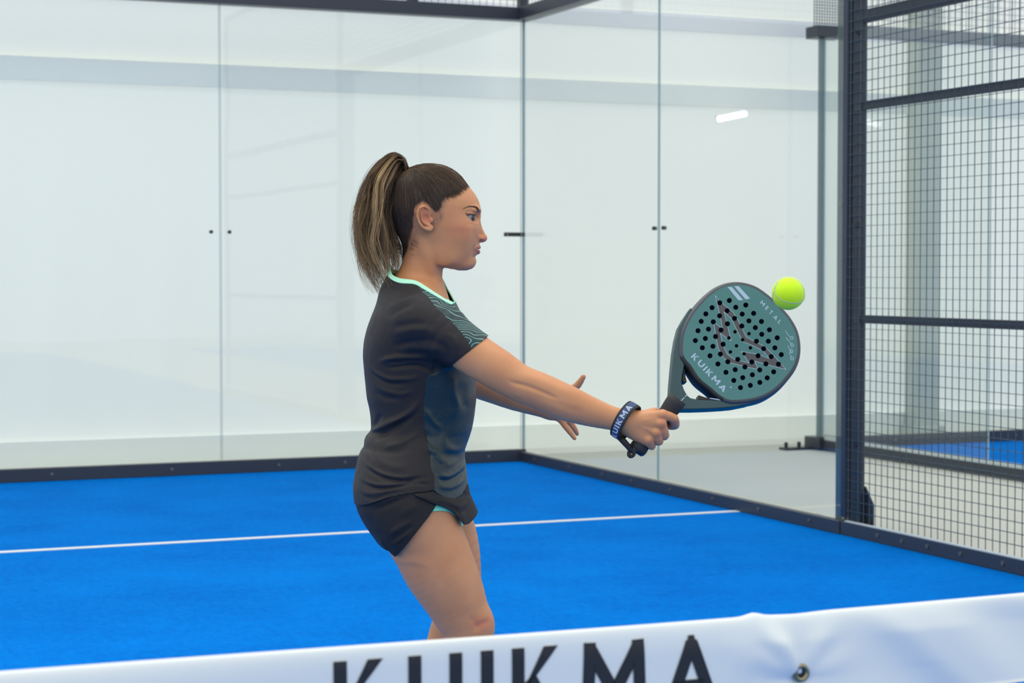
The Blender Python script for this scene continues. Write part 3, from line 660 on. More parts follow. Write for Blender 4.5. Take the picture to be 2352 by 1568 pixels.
# the gripping hand: axis of the racket handle and two perpendiculars
HB = L(1466, 1030, -.186); HT = L(1551, 925, -.186); HA = (HT - HB) / np.linalg.norm(HT - HB)
HW = -.186
def hp(px, py, dw): return L(px, py, HW + dw)
def f_hand(P):
    k = .006
    back = chain(P, [hp(1440, 968, 0), hp(1468, 972, -.006), hp(1490, 975, -.012)], [.0225, .022, .019], k, 0.80)
    for a, b, ra, rb in ((hp(1462, 962, -.008), hp(1522, 952, -.026), .0145, .0095), (hp(1462, 968, -.008), hp(1519, 972, -.029), .0145, .0095), (hp(1462, 978, -.006), hp(1509, 993, -.026), .0145, .0090), (hp(1460, 985, -.002), hp(1492, 1010, -.020), .0150, .0088)):
        back = smin(back, cone(P, a, b, ra, rb), .009)
    back = smin(back, cone(P, hp(1446, 982, .002), hp(1484, 1008, -.006), .0185, .0145), .012)
    palm = smin(back, ell(P, hp(1488, 985, -.002), (.030, .014, .030), rotw(-40)), .010)
    # thenar and thumb, round the top of the grip on the far side
    palm = smin(palm, cone(P, hp(1462, 962, .004), hp(1502, 950, .012), .015, .012), .010)
    res = palm
    FG = [([hp(1522, 952, -.026), hp(1548, 961, -.020), hp(1551, 976, .004), hp(1540, 978, .020), hp(1528, 972, .026)], [.0100, .0092, .0086, .0078, .0070]),
          ([hp(1519, 972, -.029), hp(1527, 999, -.018), hp(1524, 1001, .006), hp(1512, 992, .020), hp(1503, 984, .024)], [.0100, .0092, .0086, .0078, .0070]),
          ([hp(1508, 993, -.026), hp(1514, 1013, -.015), hp(1508, 1013, .007), hp(1496, 1004, .020), hp(1487, 997, .023)], [.0096, .0088, .0082, .0074, .0066]),
          ([hp(1491, 1010, -.020), hp(1497, 1024, -.010), hp(1491, 1023, .009), hp(1481, 1014, .020), hp(1473, 1007, .022)], [.0090, .0082, .0074, .0068, .0060]),
          ([hp(1502, 950, .012), hp(1524, 950, .024), hp(1536, 961, .028), hp(1540, 972, .030)], [.0115, .0100, .0092, .0078])]
    fing = None
    for pts, rs in FG:
        d = chain(P, pts, rs, .002); fing = d if fing is None else smin(fing, d, .0012)
    for c, r in ((hp(1521, 953, -.0300), .0070), (hp(1518, 973, -.0325), .0068), (hp(1508, 994, -.0295), .0064), (hp(1491, 1010, -.0235), .0060)):
        res = smin(res, np.linalg.norm(P - c, axis=1) - r, .005)
    return smin(res, fing, .0045)
def f_lhand(P):
    h = lambda x, y, w: L(x, y, w)
    palm = chain(P, [h(1262, 943, .212), h(1282, 943, .208), h(1298, 940, .206)], [.0175, .018, .018], .006, .7)
    palm = smin(palm, ell(P, h(1293, 940, .206), (.026, .013, .030), rotw(20)), .012)
    F_ = [([h(1282, 925, .20), h(1306, 900, .194), h(1327, 884, .190), h(1340, 865, .186)], [.0115, .0090, .0082, .0056]),
          ([h(1303, 928, .206), h(1330, 930, .225), h(1346, 936, .240), h(1354, 944, .252)], [.0095, .0085, .0078, .0066]),
          ([h(1305, 942, .208), h(1330, 950, .23), h(1342, 958, .248), h(1347, 966, .258)], [.0095, .0085, .0078, .0066]),
          ([h(1298, 956, .208), h(1311, 972, .212), h(1320, 985, .216), h(1325.5, 996, .22)], [.0080, .0068, .0062, .0046]),
          ([h(1286, 960, .205), h(1298, 978, .200), h(1310, 993, .197), h(1319.5, 1006, .195)], [.0078, .0066, .0060, .0046])]
    fing = None
    for pts, rs in F_:
        d = chain(P, pts, rs, .002); fing = d if fing is None else smin(fing, d, .0015)
    return smin(palm, fing, .005)
def masked(F, P, fn, lo, hi, k, m=0.06):
    lo, hi = np.minimum(lo, hi), np.maximum(lo, hi); ms = bb(P, lo, hi, m)
    if ms.any(): F[ms] = smin(F[ms], fn(P[ms]), k)
    return F
def bounds(g, m=0.1):
    A = np.array(g['p']); return A.min(0) - m, A.max(0) + m
def f_body(P):
    F = np.full(len(P), 0.2)
    # crude far distance so that the block search stays honest
    F = np.minimum(F, np.maximum(np.abs(P[:, 0] + .05) - .6, 0.06))
    F = masked(F, P, TORSO, L(800, 640, -.2), L(1100, 1260, .2), .001)
    F = masked(F, P, lambda Q: chain(Q, NA['p'], NA['r'], .012, 0.92, 4), *bounds(NA), .02)
    F = masked(F, P, lambda Q: chain(Q, FA['p'], FA['r'], .012), *bounds(FA), .02)
    F = masked(F, P, lambda Q: chain(Q, NL['p'], NL['r'], .03, 0.93, 4), *bounds(NL), .03)
    F = masked(F, P, lambda Q: chain(Q, FL['p'], FL['r'], .03, 0.93, 4), *bounds(FL), .03)
    F = masked(F, P, lambda Q: chain(Q, [L(936, 676, -.02), L(970, 722, -.12)], [.036, .045]), L(900, 640, -.2), L(1000, 740, .1), .02)
    F = masked(F, P, lambda Q: chain(Q, [L(938, 676, .02), L(978, 722, .12)], [.036, .045]), L(900, 640, -.1), L(1000, 740, .2), .02)
    F = masked(F, P, f_head, L(885, 375, -.1), L(1125, 690, .1), .018, .04)
    F = masked(F, P, f_hand, L(1410, 900, -.25), L(1580, 1050, -.12), .010, .03)
    F = masked(F, P, f_lhand, L(1240, 850, .15), L(1370, 1020, .28), .008, .03)
    # knee cap and the hollow beside it
    F = masked(F, P, lambda Q: ell(Q, L(1098, 1436, -.100), (.030, .030, .036)), L(1060, 1400, -.15), L(1140, 1480, -.05), .022)
    return F
QUICK = globals().get('QUICK_BODY', 1.0)
def build_body(root, m):
    h = 0.00115 * QUICK
    ul = lambda px: L(px, 700)[0]; zl = lambda py, w=0: L(1176, py, w)[2]
    X = axis([(ul(790), ul(925), .003), (ul(925), ul(1045), .0015 * QUICK), (ul(1045), ul(1122), h), (ul(1122), ul(1250), .003), (ul(1250), ul(1360), .0017 * QUICK), (ul(1360), L(1422, 900, -.19)[0], .0027), (L(1422, 900, -.19)[0], L(1575, 900, -.19)[0], .0013 * QUICK), (0.5 * (L(1575, 900, -.19)[0] + .42), .42, .004)])
    Y = axis([(-.27, -.235, .003), (-.235, -.13, .0014 * QUICK), (-.13, -.09, .0022), (-.09, .09, .0016 * QUICK), (.09, .30, .0022)])
    Z = axis([(0.04, zl(1480), .006), (zl(1480), zl(1215), .0028), (zl(1215), zl(1060), .0030), (zl(1060), zl(850), .0015 * QUICK), (zl(850), zl(640), .003), (zl(640), zl(600), .0017), (zl(600), zl(470), h), (zl(470), zl(372), .0018)])
    V, Q = polygonise(f_body, X, Y, Z)
    V = relax(V, Q, 2, 0.5)
    lm = np.clip((L(1000, 1190)[2] - V[:, 2]) / .05, 0, 1) + ((V[:, 1] < -.1) & (V[:, 0] < L(1400, 900, -.19)[0]) & (V[:, 0] > L(1040, 900, -.19)[0]) & (V[:, 2] > .8))
    V = relax(V, Q, 8, .6, np.clip(lm, 0, 1))
    xx, yy = side_px(V, 0.0); V = relax(V, Q, 10, .5, np.clip((yy - 611) / 4, 0, 1) * np.clip((xx - 1000) / 10, 0, 1) * (yy < 628) * (xx < 1095) * (np.abs(V[:, 1]) < .06), True)
    N = vnormals(V, Q)
    # creases and tendons drawn on the near side
    near = lambda V: (V[:, 1] < -.1).astype(float)
    V = strokes(V, N, [([(1160, 866), (1180, 877), (1205, 883), (1245, 898), (1290, 918)], 5, -2.4), ([(1170, 856), (1225, 868), (1290, 893), (1340, 915)], 12, 2.2), ([(1184, 906), (1190, 915), (1203, 925)], 3.5, -1.0),
                       ([(1150, 880), (1200, 903), (1260, 925), (1330, 950)], 13, 0.8), ([(1230, 900), (1290, 930), (1350, 948)], 8, -1.0),
                       ([(1470, 975), (1510, 985)], 3, -0.5), ([(1468, 965), (1512, 958)], 4, 0.5), ([(1478, 985), (1500, 1000)], 3, -0.5)], -.2, near)
    legs = lambda V: (V[:, 1] < -.12).astype(float) * (V[:, 2] < .9)
    V = strokes(V, N, [([(1030, 1300), (1070, 1380), (1090, 1420)], 22, 1.6), ([(1085, 1452), (1110, 1443), (1128, 1440)], 7, -1.6), ([(1075, 1425), (1090, 1440), (1092, 1465)], 7, -1.2), ([(955, 1290), (1000, 1370), (1025, 1430)], 18, .7)], -.18, legs)
    fc = lambda V: (V[:, 2] > 1.2).astype(float)
    V = strokes(V, N, [([(1069, 490), (1075, 487), (1083, 486), (1088, 489), (1091, 494)], 1.2, -1.1), ([(1073, 513), (1082, 517), (1091, 516)], 2.5, -0.5), ([(1095, 536), (1093.5, 543), (1095, 550), (1099, 555)], 1.8, -.6, .5), ([(1088, 563), (1086.5, 569), (1086.5, 575)], 3.0, -0.3)], -.03, fc)
    me = fast_mesh('body', V, Q)
    # colour zones of the skin itself: lips, flush of cheek, knuckles and knee, stubble-short hair at the nape
    x, y = side_px(V, 0.0); col = np.zeros((len(V), 4)); col[:, 3] = 1
    g = lambda cx, cy, sx, sy: np.exp(-((x - cx) / sx) ** 2 - ((y - cy) / sy) ** 2)
    PA = V.copy(); PA[:, 1] = np.abs(PA[:, 1])
    dl = np.minimum(chain(PA, UP, UPR, sub=1), chain(PA, LO, LOR, sub=1))
    lips = np.clip(1 - dl / .0008, 0, 1) * (y > 560)
    fl = 0.6 * g(1060, 530, 26, 20) + 0.6 * g(1108, 548, 10, 9) + 0.9 * g(985, 500, 14, 22) * (np.abs(V[:, 1]) > .076)
    x2, y2 = side_px(V, -.18)
    kn = (V[:, 2] < .75) * np.exp(-((x2 - 1105) / 24) ** 2 - ((y2 - 1442) / 16) ** 2)
    for cx, cy in ((1521, 955), (1519, 972), (1509, 993), (1493, 1010), (1553, 968), (1530, 1003)): kn = kn + 0.55 * (V[:, 1] < -.12) * np.exp(-((x2 - cx) / 7) ** 2 - ((y2 - cy) / 7) ** 2) * (x2 > 1480)
    col[:, 0] = lips; col[:, 1] = np.clip(fl + kn, 0, 1)
    hl_ = [(1110, 395), (1082, 420), (1075, 427), (1071, 434), (1064, 441), (1055, 449), (1044, 455), (1033, 459), (1025, 466), (1021, 480), (1014, 491), (1008, 496), (1001, 494), (994, 487), (985, 477), (973, 472), (962, 479), (952, 492), (947, 507), (946, 525), (942, 541), (936, 560), (932, 578), (925, 590), (905, 600), (860, 600), (850, 330), (1130, 330)]
    st = [(940, 560), (944, 530), (947, 510), (955, 485), (965, 470), (985, 476), (1000, 485), (1012, 494), (1018, 505), (1008, 520), (1000, 530), (985, 545), (960, 560), (950, 575), (935, 585)]
    stub = np.clip(0.5 + sd_poly(x, y, st) / 14, 0, 1) * (np.abs(V[:, 1]) < .0755) * (V[:, 2] > 1.2)
    sdh = sd_poly(x, y, hl_); col[:, 2] = np.maximum(stub * 0.42, np.clip((sdh + 12) / 22, 0, 1) ** 1.5 * 0.95 * (V[:, 2] > L(1000, 600)[2]) * (np.abs(V[:, 1]) < .0765))
    at = me.color_attributes.new('zones', 'FLOAT_COLOR', 'POINT'); at.data.foreach_set('color', col.astype(np.float32).ravel())
    return link('body', me, m, root)
def skin_material():
    m = bpy.data.materials.new('tanned_skin'); m.use_nodes = True; nt = m.node_tree; b = nt.nodes['Principled BSDF']
    vc = nt.nodes.new('ShaderNodeVertexColor'); vc.layer_name = 'zones'; sp = nt.nodes.new('ShaderNodeSeparateColor'); nt.links.new(vc.outputs[0], sp.inputs[0])
    tc = nt.nodes.new('ShaderNodeTexCoord'); n = nt.nodes.new('ShaderNodeTexNoise'); n.inputs['Scale'].default_value = 14; n.inputs['Detail'].default_value = 7
    nt.links.new(tc.outputs['Object'], n.inputs['Vector'])
    def mix(a, bcol, fac, f=1.0):
        x = nt.nodes.new('ShaderNodeMix'); x.data_type = 'RGBA'
        if isinstance(a, tuple): x.inputs['A'].default_value = (*a, 1)
        else: nt.links.new(a, x.inputs['A'])
        x.inputs['B'].default_value = (*bcol, 1)
        if f != 1.0:
            mm = nt.nodes.new('ShaderNodeMath'); mm.operation = 'MULTIPLY'; mm.inputs[1].default_value = f; nt.links.new(fac, mm.inputs[0]); fac = mm.outputs[0]
        nt.links.new(fac, x.inputs['Factor']); return x.outputs['Result']
    c = mix(lin((212, 155, 110)), lin((184, 122, 84)), n.outputs['Fac'])
    c = mix(c, lin((190, 104, 84)), sp.outputs['Green'], 0.65)
    c = mix(c, lin((90, 70, 62)), sp.outputs['Blue'], 1.0)
    c = mix(c, lin((178, 104, 98)), sp.outputs['Red'], 0.8)
    nt.links.new(c, b.inputs['Base Color'])
    b.inputs['Roughness'].default_value = 0.48; b.inputs['Specular IOR Level'].default_value = 0.38
    b.inputs['Subsurface Weight'].default_value = 0.12; b.inputs['Subsurface Radius'].default_value = (1.0, 0.35, 0.2); b.inputs['Subsurface Scale'].default_value = 0.006
    n2 = nt.nodes.new('ShaderNodeTexNoise'); n2.inputs['Scale'].default_value = 900; n2.inputs['Detail'].default_value = 2; nt.links.new(tc.outputs['Object'], n2.inputs['Vector'])
    bp = nt.nodes.new('ShaderNodeBump'); bp.inputs['Strength'].default_value = 0.12; bp.inputs['Distance'].default_value = 0.001; nt.links.new(n2.outputs['Fac'], bp.inputs['Height']); nt.links.new(bp.outputs[0], b.inputs['Normal'])
    return m
SKIN = skin_material()
import time as _time
_t0 = _time.time()
player = empty('person', ORG.tolist(), -YAW)
tag(player, 'person with a high ponytail in black sports shirt and short skirt, reaching out a racket', 'person')
body = build_body(player, SKIN)
print('body', len(body.data.vertices), _time.time() - _t0)
# eyes
def eye(sgn):
    me = bpy.data.meshes.new('eye'); bm = bmesh.new(); bmesh.ops.create_uvsphere(bm, u_segments=48, v_segments=32, radius=EYE_R - .0002)
    # poles towards the gaze, slightly down and forward
    bm.to_mesh(me); bm.free(); o = link('eye', me, None, body, True)
    me.materials.append(mat('eye_white', (138, 144, 156), 0.3, spec=0.4)); me.materials.append(mat('hazel_iris', (66, 50, 34), 0.4, noise=0.3, nscale=900)); me.materials.append(mat('pupil', (8, 8, 8), 0.25))
    for p in me.polygons:
        c = p.center; a = math.degrees(math.acos(max(-1, min(1, c.z / c.length)))); p.material_index = 2 if a < 11 else (1 if a < 28 else 0)
    o.location = (EYE_C[0], EYE_W * sgn, EYE_C[2])
    o.rotation_euler = Vector((1, -0.72, -0.03)).to_track_quat('Z', 'Y').to_euler()
    return o
eye(-1); eye(1)
# ================================================================ clothing
def cloth(name, rgb, rough=0.6, sheen=0.3, spec=0.3, noise=0.05):
    m = mat(name, rgb, rough, 0, spec, noise=noise, nscale=60, bump=0.22, bscale=26, sheen=0)
    return m
M_BLACK = cloth('black_jersey', (33, 30, 33), 0.62, spec=0.34)
M_SKIRT = cloth('charcoal_skirt_cloth', (32, 31, 34), 0.7, spec=0.28)
M_GREEN = cloth('dark_green_satin', (8, 38, 44), 0.42, spec=0.55)
M_MINT = cloth('mint_ribbing', (176, 238, 208), 0.6)
M_SHORT = cloth('mint_lining_shorts', (120, 225, 190), 0.6)
def topo_material():
    m = bpy.data.materials.new('dark_green_with_contour_lines'); m.use_nodes = True; nt = m.node_tree; b = nt.nodes['Principled BSDF']
    tc = nt.nodes.new('ShaderNodeTexCoord'); mp = nt.nodes.new('ShaderNodeMapping'); mp.inputs['Rotation'].default_value = (0, math.radians(-48), 0); mp.inputs['Scale'].default_value = (11.0, 9.0, 20.0)
    n = nt.nodes.new('ShaderNodeTexNoise'); n.inputs['Scale'].default_value = 1.0; n.inputs['Detail'].default_value = 2.0; n.inputs['Roughness'].default_value = 0.35
    nt.links.new(tc.outputs['Object'], mp.inputs[0]); nt.links.new(mp.outputs[0], n.inputs['Vector'])
    def M(op, a, bv=None, bs=None):
        x = nt.nodes.new('ShaderNodeMath'); x.operation = op; nt.links.new(a, x.inputs[0])
        if bv is not None: x.inputs[1].default_value = bv
        if bs is not None: nt.links.new(bs, x.inputs[1])
        return x.outputs[0]
    # contour lines: where the height field crosses even levels
    sep = nt.nodes.new('ShaderNodeSeparateXYZ'); nt.links.new(mp.outputs[0], sep.inputs[0])
    h = M('ADD', M('MULTIPLY', n.outputs['Fac'], 19.0), None, M('MULTIPLY', sep.outputs['X'], 5.5))
    fr = M('FRACT', h); d = M('ABSOLUTE', M('SUBTRACT', fr, 0.5)); ln = M('GREATER_THAN', d, 0.42)
    n3 = nt.nodes.new('ShaderNodeTexNoise'); n3.inputs['Scale'].default_value = 14; nt.links.new(tc.outputs['Object'], n3.inputs['Vector'])
    fac = M('MULTIPLY', ln, None, M('MULTIPLY', n3.outputs['Fac'], 1.5))
    mx = nt.nodes.new('ShaderNodeMix'); mx.data_type = 'RGBA'; mx.inputs['A'].default_value = (*lin((12, 44, 50)), 1); mx.inputs['B'].default_value = (*lin((122, 190, 178)), 1)
    nt.links.new(fac, mx.inputs['Factor']); nt.links.new(mx.outputs['Result'], b.inputs['Base Color']); b.inputs['Roughness'].default_value = 0.5
    return m
M_TOPO = topo_material()
SHIRT = Slices([(592, 903, 1006, .055, .5), (606, 898, 1011, .059, .5), (622, 893, 1016, .064, .5), (638, 887, 1022, .074, .5), (652, 882, 1030, .094, .5), (668, 874, 1036, .122, .5), (688, 867.5, 1044, .150, .5), (708, 861, 1054, .163, .5, 2.1, 2.1), (732, 851.5, 1064, .168, .5, 2.2, 2.2), (760, 842, 1074, .168, .5, 2.2, 2.2),
    (790, 836, 1083, .165, .5, 2.2, 2.2), (815, 834.5, 1088, .160, .5, 2.2, 2.2), (850, 837, 1093, .154, .5, 2.2, 2.2), (880, 840, 1094, .149, .5, 2.2, 2.2), (910, 843, 1094, .144, .5, 2.2, 2.2), (940, 849.5, 1091.5, .140, .5, 2.2, 2.2), (968, 852.5, 1087.5, .137, .5, 2.2, 2.2), (985, 853, 1084, .137, .5, 2.2, 2.2), (992, 848, 1082, .138, .5, 2.2, 2.2), (1000, 841, 1079.5, .141, .5, 2.2, 2.2), (1010, 837.5, 1076, .145, .5, 2.2, 2.2),
    (1022, 836.5, 1071.5, .150, .5, 2.2, 2.2), (1032, 830, 1068, .154, .5, 2.2, 2.2), (1048, 823.5, 1067.5, .161, .5, 2.2, 2.2), (1068, 819, 1070, .168, .5, 2.2, 2.2), (1090, 815, 1072.5, .174, .5, 2.2, 2.2), (1115, 812, 1075, .179, .5, 2.2, 2.2), (1140, 813.5, 1077, .183, .5, 2.2, 2.2), (1165, 818.5, 1084, .186, .5, 2.2, 2.2), (1200, 832, 1098, .186, .5)])
SL_N = dict(p=[L(975, 742, -.132), L(1000, 752, -.140), L(1030, 774, -.154), L(1078, 806, -.168), L(1112, 830, -.174)], r=[RR(x, -.15) for x in (70, 68, 61, 54.5, 54)])
SL_F = dict(p=[L(985, 745, .12), L(1050, 815, .17), L(1080, 850, .19)], r=[RR(x, .15) for x in (66, 54, 52)])
def f_shirt(P):
    F = SHIRT(P)
    F = smin(F, ell(P, L(992, 702, .105), (.046, .062, .050)), .018)
    F = smin(F, chain(P, [L(922, 668, -.045), L(968, 712, -.115)], [RR(34), RR(44)]), .035)
    F = smin(F, chain(P, [L(930, 668, .045), L(975, 708, .115)], [RR(34), RR(44)]), .035)
    F = masked(F, P, lambda Q: chain(Q, SL_N['p'], SL_N['r'], sw=.95), *bounds(SL_N), .022)
    F = masked(F, P, lambda Q: chain(Q, SL_F['p'], SL_F['r']), *bounds(SL_F), .022)
    return F
def c3(x, y): return (780 + x / 3.919, 600 + y / 3.919)
def c4(x, y): return (780 + x / 4.355, 960 + y / 4.355)
def S(c, pts, w, a, e=.3): return ([c(*p) for p in pts], w, a * 1.6, e)
SHIRT_FOLDS = [
    S(c3, [(330, 925), (420, 880), (560, 855), (740, 850), (850, 900)], 6, 3.2), S(c3, [(380, 925), (460, 950), (600, 935), (700, 930), (800, 965), (890, 1010)], 4.5, -2.6), S(c3, [(420, 905), (520, 905), (640, 885)], 3, -1.5),
    S(c3, [(250, 930), (340, 1010), (480, 1055), (640, 1050), (760, 1010)], 5, 2.0), S(c3, [(250, 970), (340, 1050), (480, 1100), (640, 1095)], 5, -1.6), S(c3, [(300, 1100), (420, 1165), (560, 1190), (700, 1140)], 6, 1.6), S(c3, [(290, 1160), (430, 1230), (570, 1240)], 6, -1.2),
    S(c3, [(290, 1520), (430, 1450), (560, 1400), (680, 1310), (740, 1190)], 6, 2.2), S(c3, [(330, 1560), (480, 1475), (620, 1420), (740, 1330)], 6, -1.6), S(c3, [(760, 1300), (830, 1420), (930, 1520)], 6, 1.5), S(c3, [(1050, 1000), (1020, 1160), (1060, 1300), (1020, 1450)], 8, 1.5), S(c3, [(1120, 1080), (1110, 1240), (1150, 1380)], 8, -1.4),
    S(c3, [(400, 450), (540, 370), (700, 310), (760, 300)], 6, 1.4), S(c3, [(420, 520), (560, 430), (720, 360)], 6, -1.2), S(c3, [(430, 190), (470, 260), (560, 290)], 5, 1.0), S(c3, [(540, 170), (640, 230), (740, 220)], 5, -0.8),
    S(c3, [(460, 660), (600, 620), (760, 600), (900, 640)], 9, 1.6), S(c3, [(470, 600), (640, 560), (820, 550)], 8, -1.3), S(c3, [(460, 760), (640, 720), (820, 700), (960, 740)], 8, -1.5), S(c3, [(500, 800), (700, 770), (860, 780), (960, 830)], 8, 1.8),
    S(c3, [(880, 700), (980, 800), (1000, 900)], 8, -1.5), S(c3, [(960, 620), (1060, 720), (1080, 800)], 8, 1.2), S(c3, [(330, 420), (290, 560), (250, 700)], 7, 1.0), S(c3, [(860, 860), (870, 940), (830, 1010)], 6, -2.0),
    S(c4, [(250, 210), (330, 140), (450, 90), (600, 10), (700, -80)], 5.5, 3.0), S(c4, [(300, 250), (400, 190), (540, 110), (690, 20)], 5.5, -2.6), S(c4, [(300, 130), (360, 60), (420, -60)], 6, -1.5), S(c4, [(420, 290), (560, 260), (740, 180), (820, 130)], 6, 2.0), S(c4, [(380, 340), (560, 330), (740, 270)], 7, -1.5),
    S(c4, [(230, 330), (330, 440), (340, 520)], 6, 1.2), S(c4, [(360, 340), (420, 430), (560, 470), (720, 480)], 9, 1.5), S(c4, [(180, 460), (330, 535), (470, 585), (640, 605), (800, 575), (940, 565)], 4, -2.2), S(c4, [(200, 425), (340, 500), (480, 550), (640, 570), (790, 540)], 4, 1.8),
    S(c4, [(170, 600), (400, 650), (600, 640), (800, 600)], 4, 1.8), S(c4, [(180, 640), (400, 685), (600, 655), (760, 600), (900, 590)], 3.6, -2.2), S(c4, [(600, 670), (760, 625), (940, 645)], 3.2, -1.6), S(c4, [(170, 720), (300, 740), (520, 700), (700, 670)], 5, 1.5), S(c4, [(170, 770), (330, 790), (520, 720), (700, 690)], 3, -0.8),
    S(c4, [(960, 540), (1080, 580), (1180, 540), (1245, 470)], 5, 2.0), S(c4, [(960, 580), (1080, 620), (1190, 590), (1260, 530)], 5, -2.4), S(c4, [(950, 640), (1100, 690), (1260, 640)], 5, 1.6), S(c4, [(860, 180), (940, 330), (1080, 460), (1200, 420)], 9, 2.2), S(c4, [(880, 300), (980, 430), (1080, 500)], 7, -1.6), S(c4, [(850, 100), (900, 220), (960, 330)], 6, -1.4),
    S(c4, [(1010, 120), (1060, 280), (1180, 340), (1260, 280)], 9, 1.6), S(c4, [(930, 330), (935, 430), (940, 520)], 3.5, 1.0)]
def near_side(V): return np.clip((0.03 - V[:, 1]) / .05, 0, 1)
def far_side(V): return 1 - near_side(V)
FOLDS_FAR = [([(856, 860), (920, 880), (990, 860)], 9, 2.0), ([(850, 960), (930, 930), (1000, 880)], 9, 2.0), ([(820, 1080), (900, 1100), (1000, 1090)], 8, 2.0), ([(900, 740), (960, 760), (1020, 750)], 10, 2.0)]
def build_shirt(root):
    ul = lambda px: L(px, 700)[0]; zl = lambda py: L(1176, py)[2]
    h = .0026 * QUICK
    V, Q = polygonise(f_shirt, axis([(ul(800), ul(1135), h)]), axis([(-.262, .262, h * 1.05)]), axis([(zl(1190), zl(588), h)]))
    V = relax(V, Q, 2); N = vnormals(V, Q)
    V = strokes(V, N, SHIRT_FOLDS, -.12, near_side); V = strokes(V, N, FOLDS_FAR, .12, far_side)
    V = relax(V, Q, 1, .4)
    def neck_s(V):
        x, y = side_px(V, -.03)
        a = sd_poly(x, y, curve_poly([(889, 590), (895, 606), (897.5, 620), (905, 632), (922, 640), (956, 645), (985, 660), (1012, 677), (1041, 694.5), (1075, 660), (1075, 540), (870, 540)], 9))
        b = sd_poly(x, y, curve_poly([(889, 590), (895, 606), (900, 618), (915, 622), (945, 622), (985, 626), (1010, 638), (1024, 664), (1041, 694.5), (1075, 660), (1075, 540), (870, 540)], 9))
        t = np.clip((V[:, 1] + .03) / .06, 0, 1); t = t * t * (3 - 2 * t)
        return -(a * (1 - t) + b * t)
    F = Q
    V, F = clip_mesh(V, F, neck_s(V))
    def sleeve_s(V):
        x, y = side_px(V, -.17); a = sd_poly(x, y, [(1121, 771), (1080, 803), (1036, 839), (1046, 960), (1240, 960), (1240, 720)])
        a = np.minimum(a, (.006 - chain(V, SL_N['p'], SL_N['r'], sw=.95)) * 2000)
        x, y = side_px(V, .17); b = sd_poly(x, y, [(1090, 770), (1010, 850), (1030, 950), (1240, 940), (1240, 720)]); b = np.minimum(b, (.006 - chain(V, SL_F['p'], SL_F['r'])) * 2000)
        return -np.maximum(a, b)
    V, F = clip_mesh(V, F, sleeve_s(V))
    def hem_s(V):
        x, y = side_px(V, -.10)
        hem = [(780, 1168), (818, 1161.5), (838, 1156), (860, 1148), (899, 1133), (930, 1126), (941, 1124), (970, 1121), (998, 1119), (1008, 1127), (1019, 1134), (1032, 1141), (1044, 1143), (1058, 1139), (1066, 1130), (1074, 1114), (1085, 1104), (1120, 1100)]
        return pchip(x, [p[0] for p in hem], [p[1] for p in hem]) - y
    V, F = clip_mesh(V, F, hem_s(V))
    # panels
    def topo_s(V):
        x, y = side_px(V, -.10); a = sd_poly(x, y, curve_poly([(955, 560), (957, 644), (967.5, 666), (984, 678), (1002, 701), (1015, 714), (1035, 732), (1060, 757), (1079, 783), (1090, 800), (1200, 800), (1200, 560)], 10))
        return a
    def collar_s(V):
        x, y = side_px(V, -.03); w = np.interp(x, [895, 930, 955, 1000, 1040], [10, 9.5, 7.5, 5.0, 3.2]); return w - neck_s(V)
    def green_s(V):
        x, y = side_px(V, -.13)
        a = sd_poly(x, y, curve_poly([(1045, 832), (1010, 850), (989, 858), (979, 881), (974.5, 932), (974, 962), (978, 995), (982, 1013), (989, 1052), (991, 1075), (999, 1093), (999, 1122), (1010, 1190), (1140, 1190), (1140, 780), (1080, 780)], 13))
        d = np.minimum(chain(V, SL_N['p'], SL_N['r'], sw=.95), chain(V, SL_F['p'], SL_F['r'])) * 1000 - 6
        return np.minimum(a, d)
    parts = {}
    c = collar_s(V); parts['collar'] = clip_mesh(V, F, c); V, F = clip_mesh(V, F, -c)
    c = topo_s(V); parts['yoke'] = clip_mesh(V, F, c); V, F = clip_mesh(V, F, -c)
    c = green_s(V); parts['front_panel'] = clip_mesh(V, F, c); V, F = clip_mesh(V, F, -c)
    shirt = link('shirt', poly_mesh('shirt', V, F), M_BLACK, root); shirt['label'] = 'black short-sleeved sports shirt'
    for nme, m in (('collar', M_MINT), ('yoke', M_TOPO), ('front_panel', M_GREEN)):
        o = link(nme, poly_mesh(nme, *parts[nme]), m, shirt)
        o['label'] = {'collar': 'mint green neckline trim', 'yoke': 'dark green shoulder panel with pale contour lines', 'front_panel': 'dark green satin front panel'}[nme]
        sm = o.modifiers.new('thickness', 'SOLIDIFY'); sm.thickness = 0.0022 if nme == 'collar' else 0.0012; sm.offset = 0.6 if nme == 'collar' else -1
    sm = shirt.modifiers.new('thickness', 'SOLIDIFY'); sm.thickness = 0.0012; sm.offset = -1
    return shirt
def smooth_poly(pts):
    return pts
SKIRT = Slices([(1050, 829, 1064, .150, .5), (1080, 822, 1067, .160, .5), (1110, 816.5, 1071, .168, .5), (1140, 816, 1078, .173, .5), (1162, 819.5, 1088, .177, .5), (1185, 829, 1096, .178, .5), (1205, 841, 1100, .178, .5), (1225, 855.5, 1102, .176, .5), (1250, 873, 1100, .172, .5), (1275, 889, 1095, .165, .5), (1300, 906, 1080, .155, .5)])
def f_short(P):
    return smin(smin(TORSO(P) - .003, chain(P, NL['p'][:6], [r + .0022 for r in NL['r'][:6]], sw=.93), .03), chain(P, FL['p'][:4], [r + .0025 for r in FL['r'][:4]], sw=.93), .03)
def f_skirt(P, extra=0.0):
    F = SKIRT(P) - extra
    F = smin(F, chain(P, NL['p'][:6], [r + .0065 + extra for r in NL['r'][:6]], sw=.93), .012)
    F = smin(F, chain(P, FL['p'][:4], [r + .006 + extra for r in FL['r'][:4]], sw=.93), .012)
    F = smin(F, f_short(P) - .004 - extra, .004)
    return F
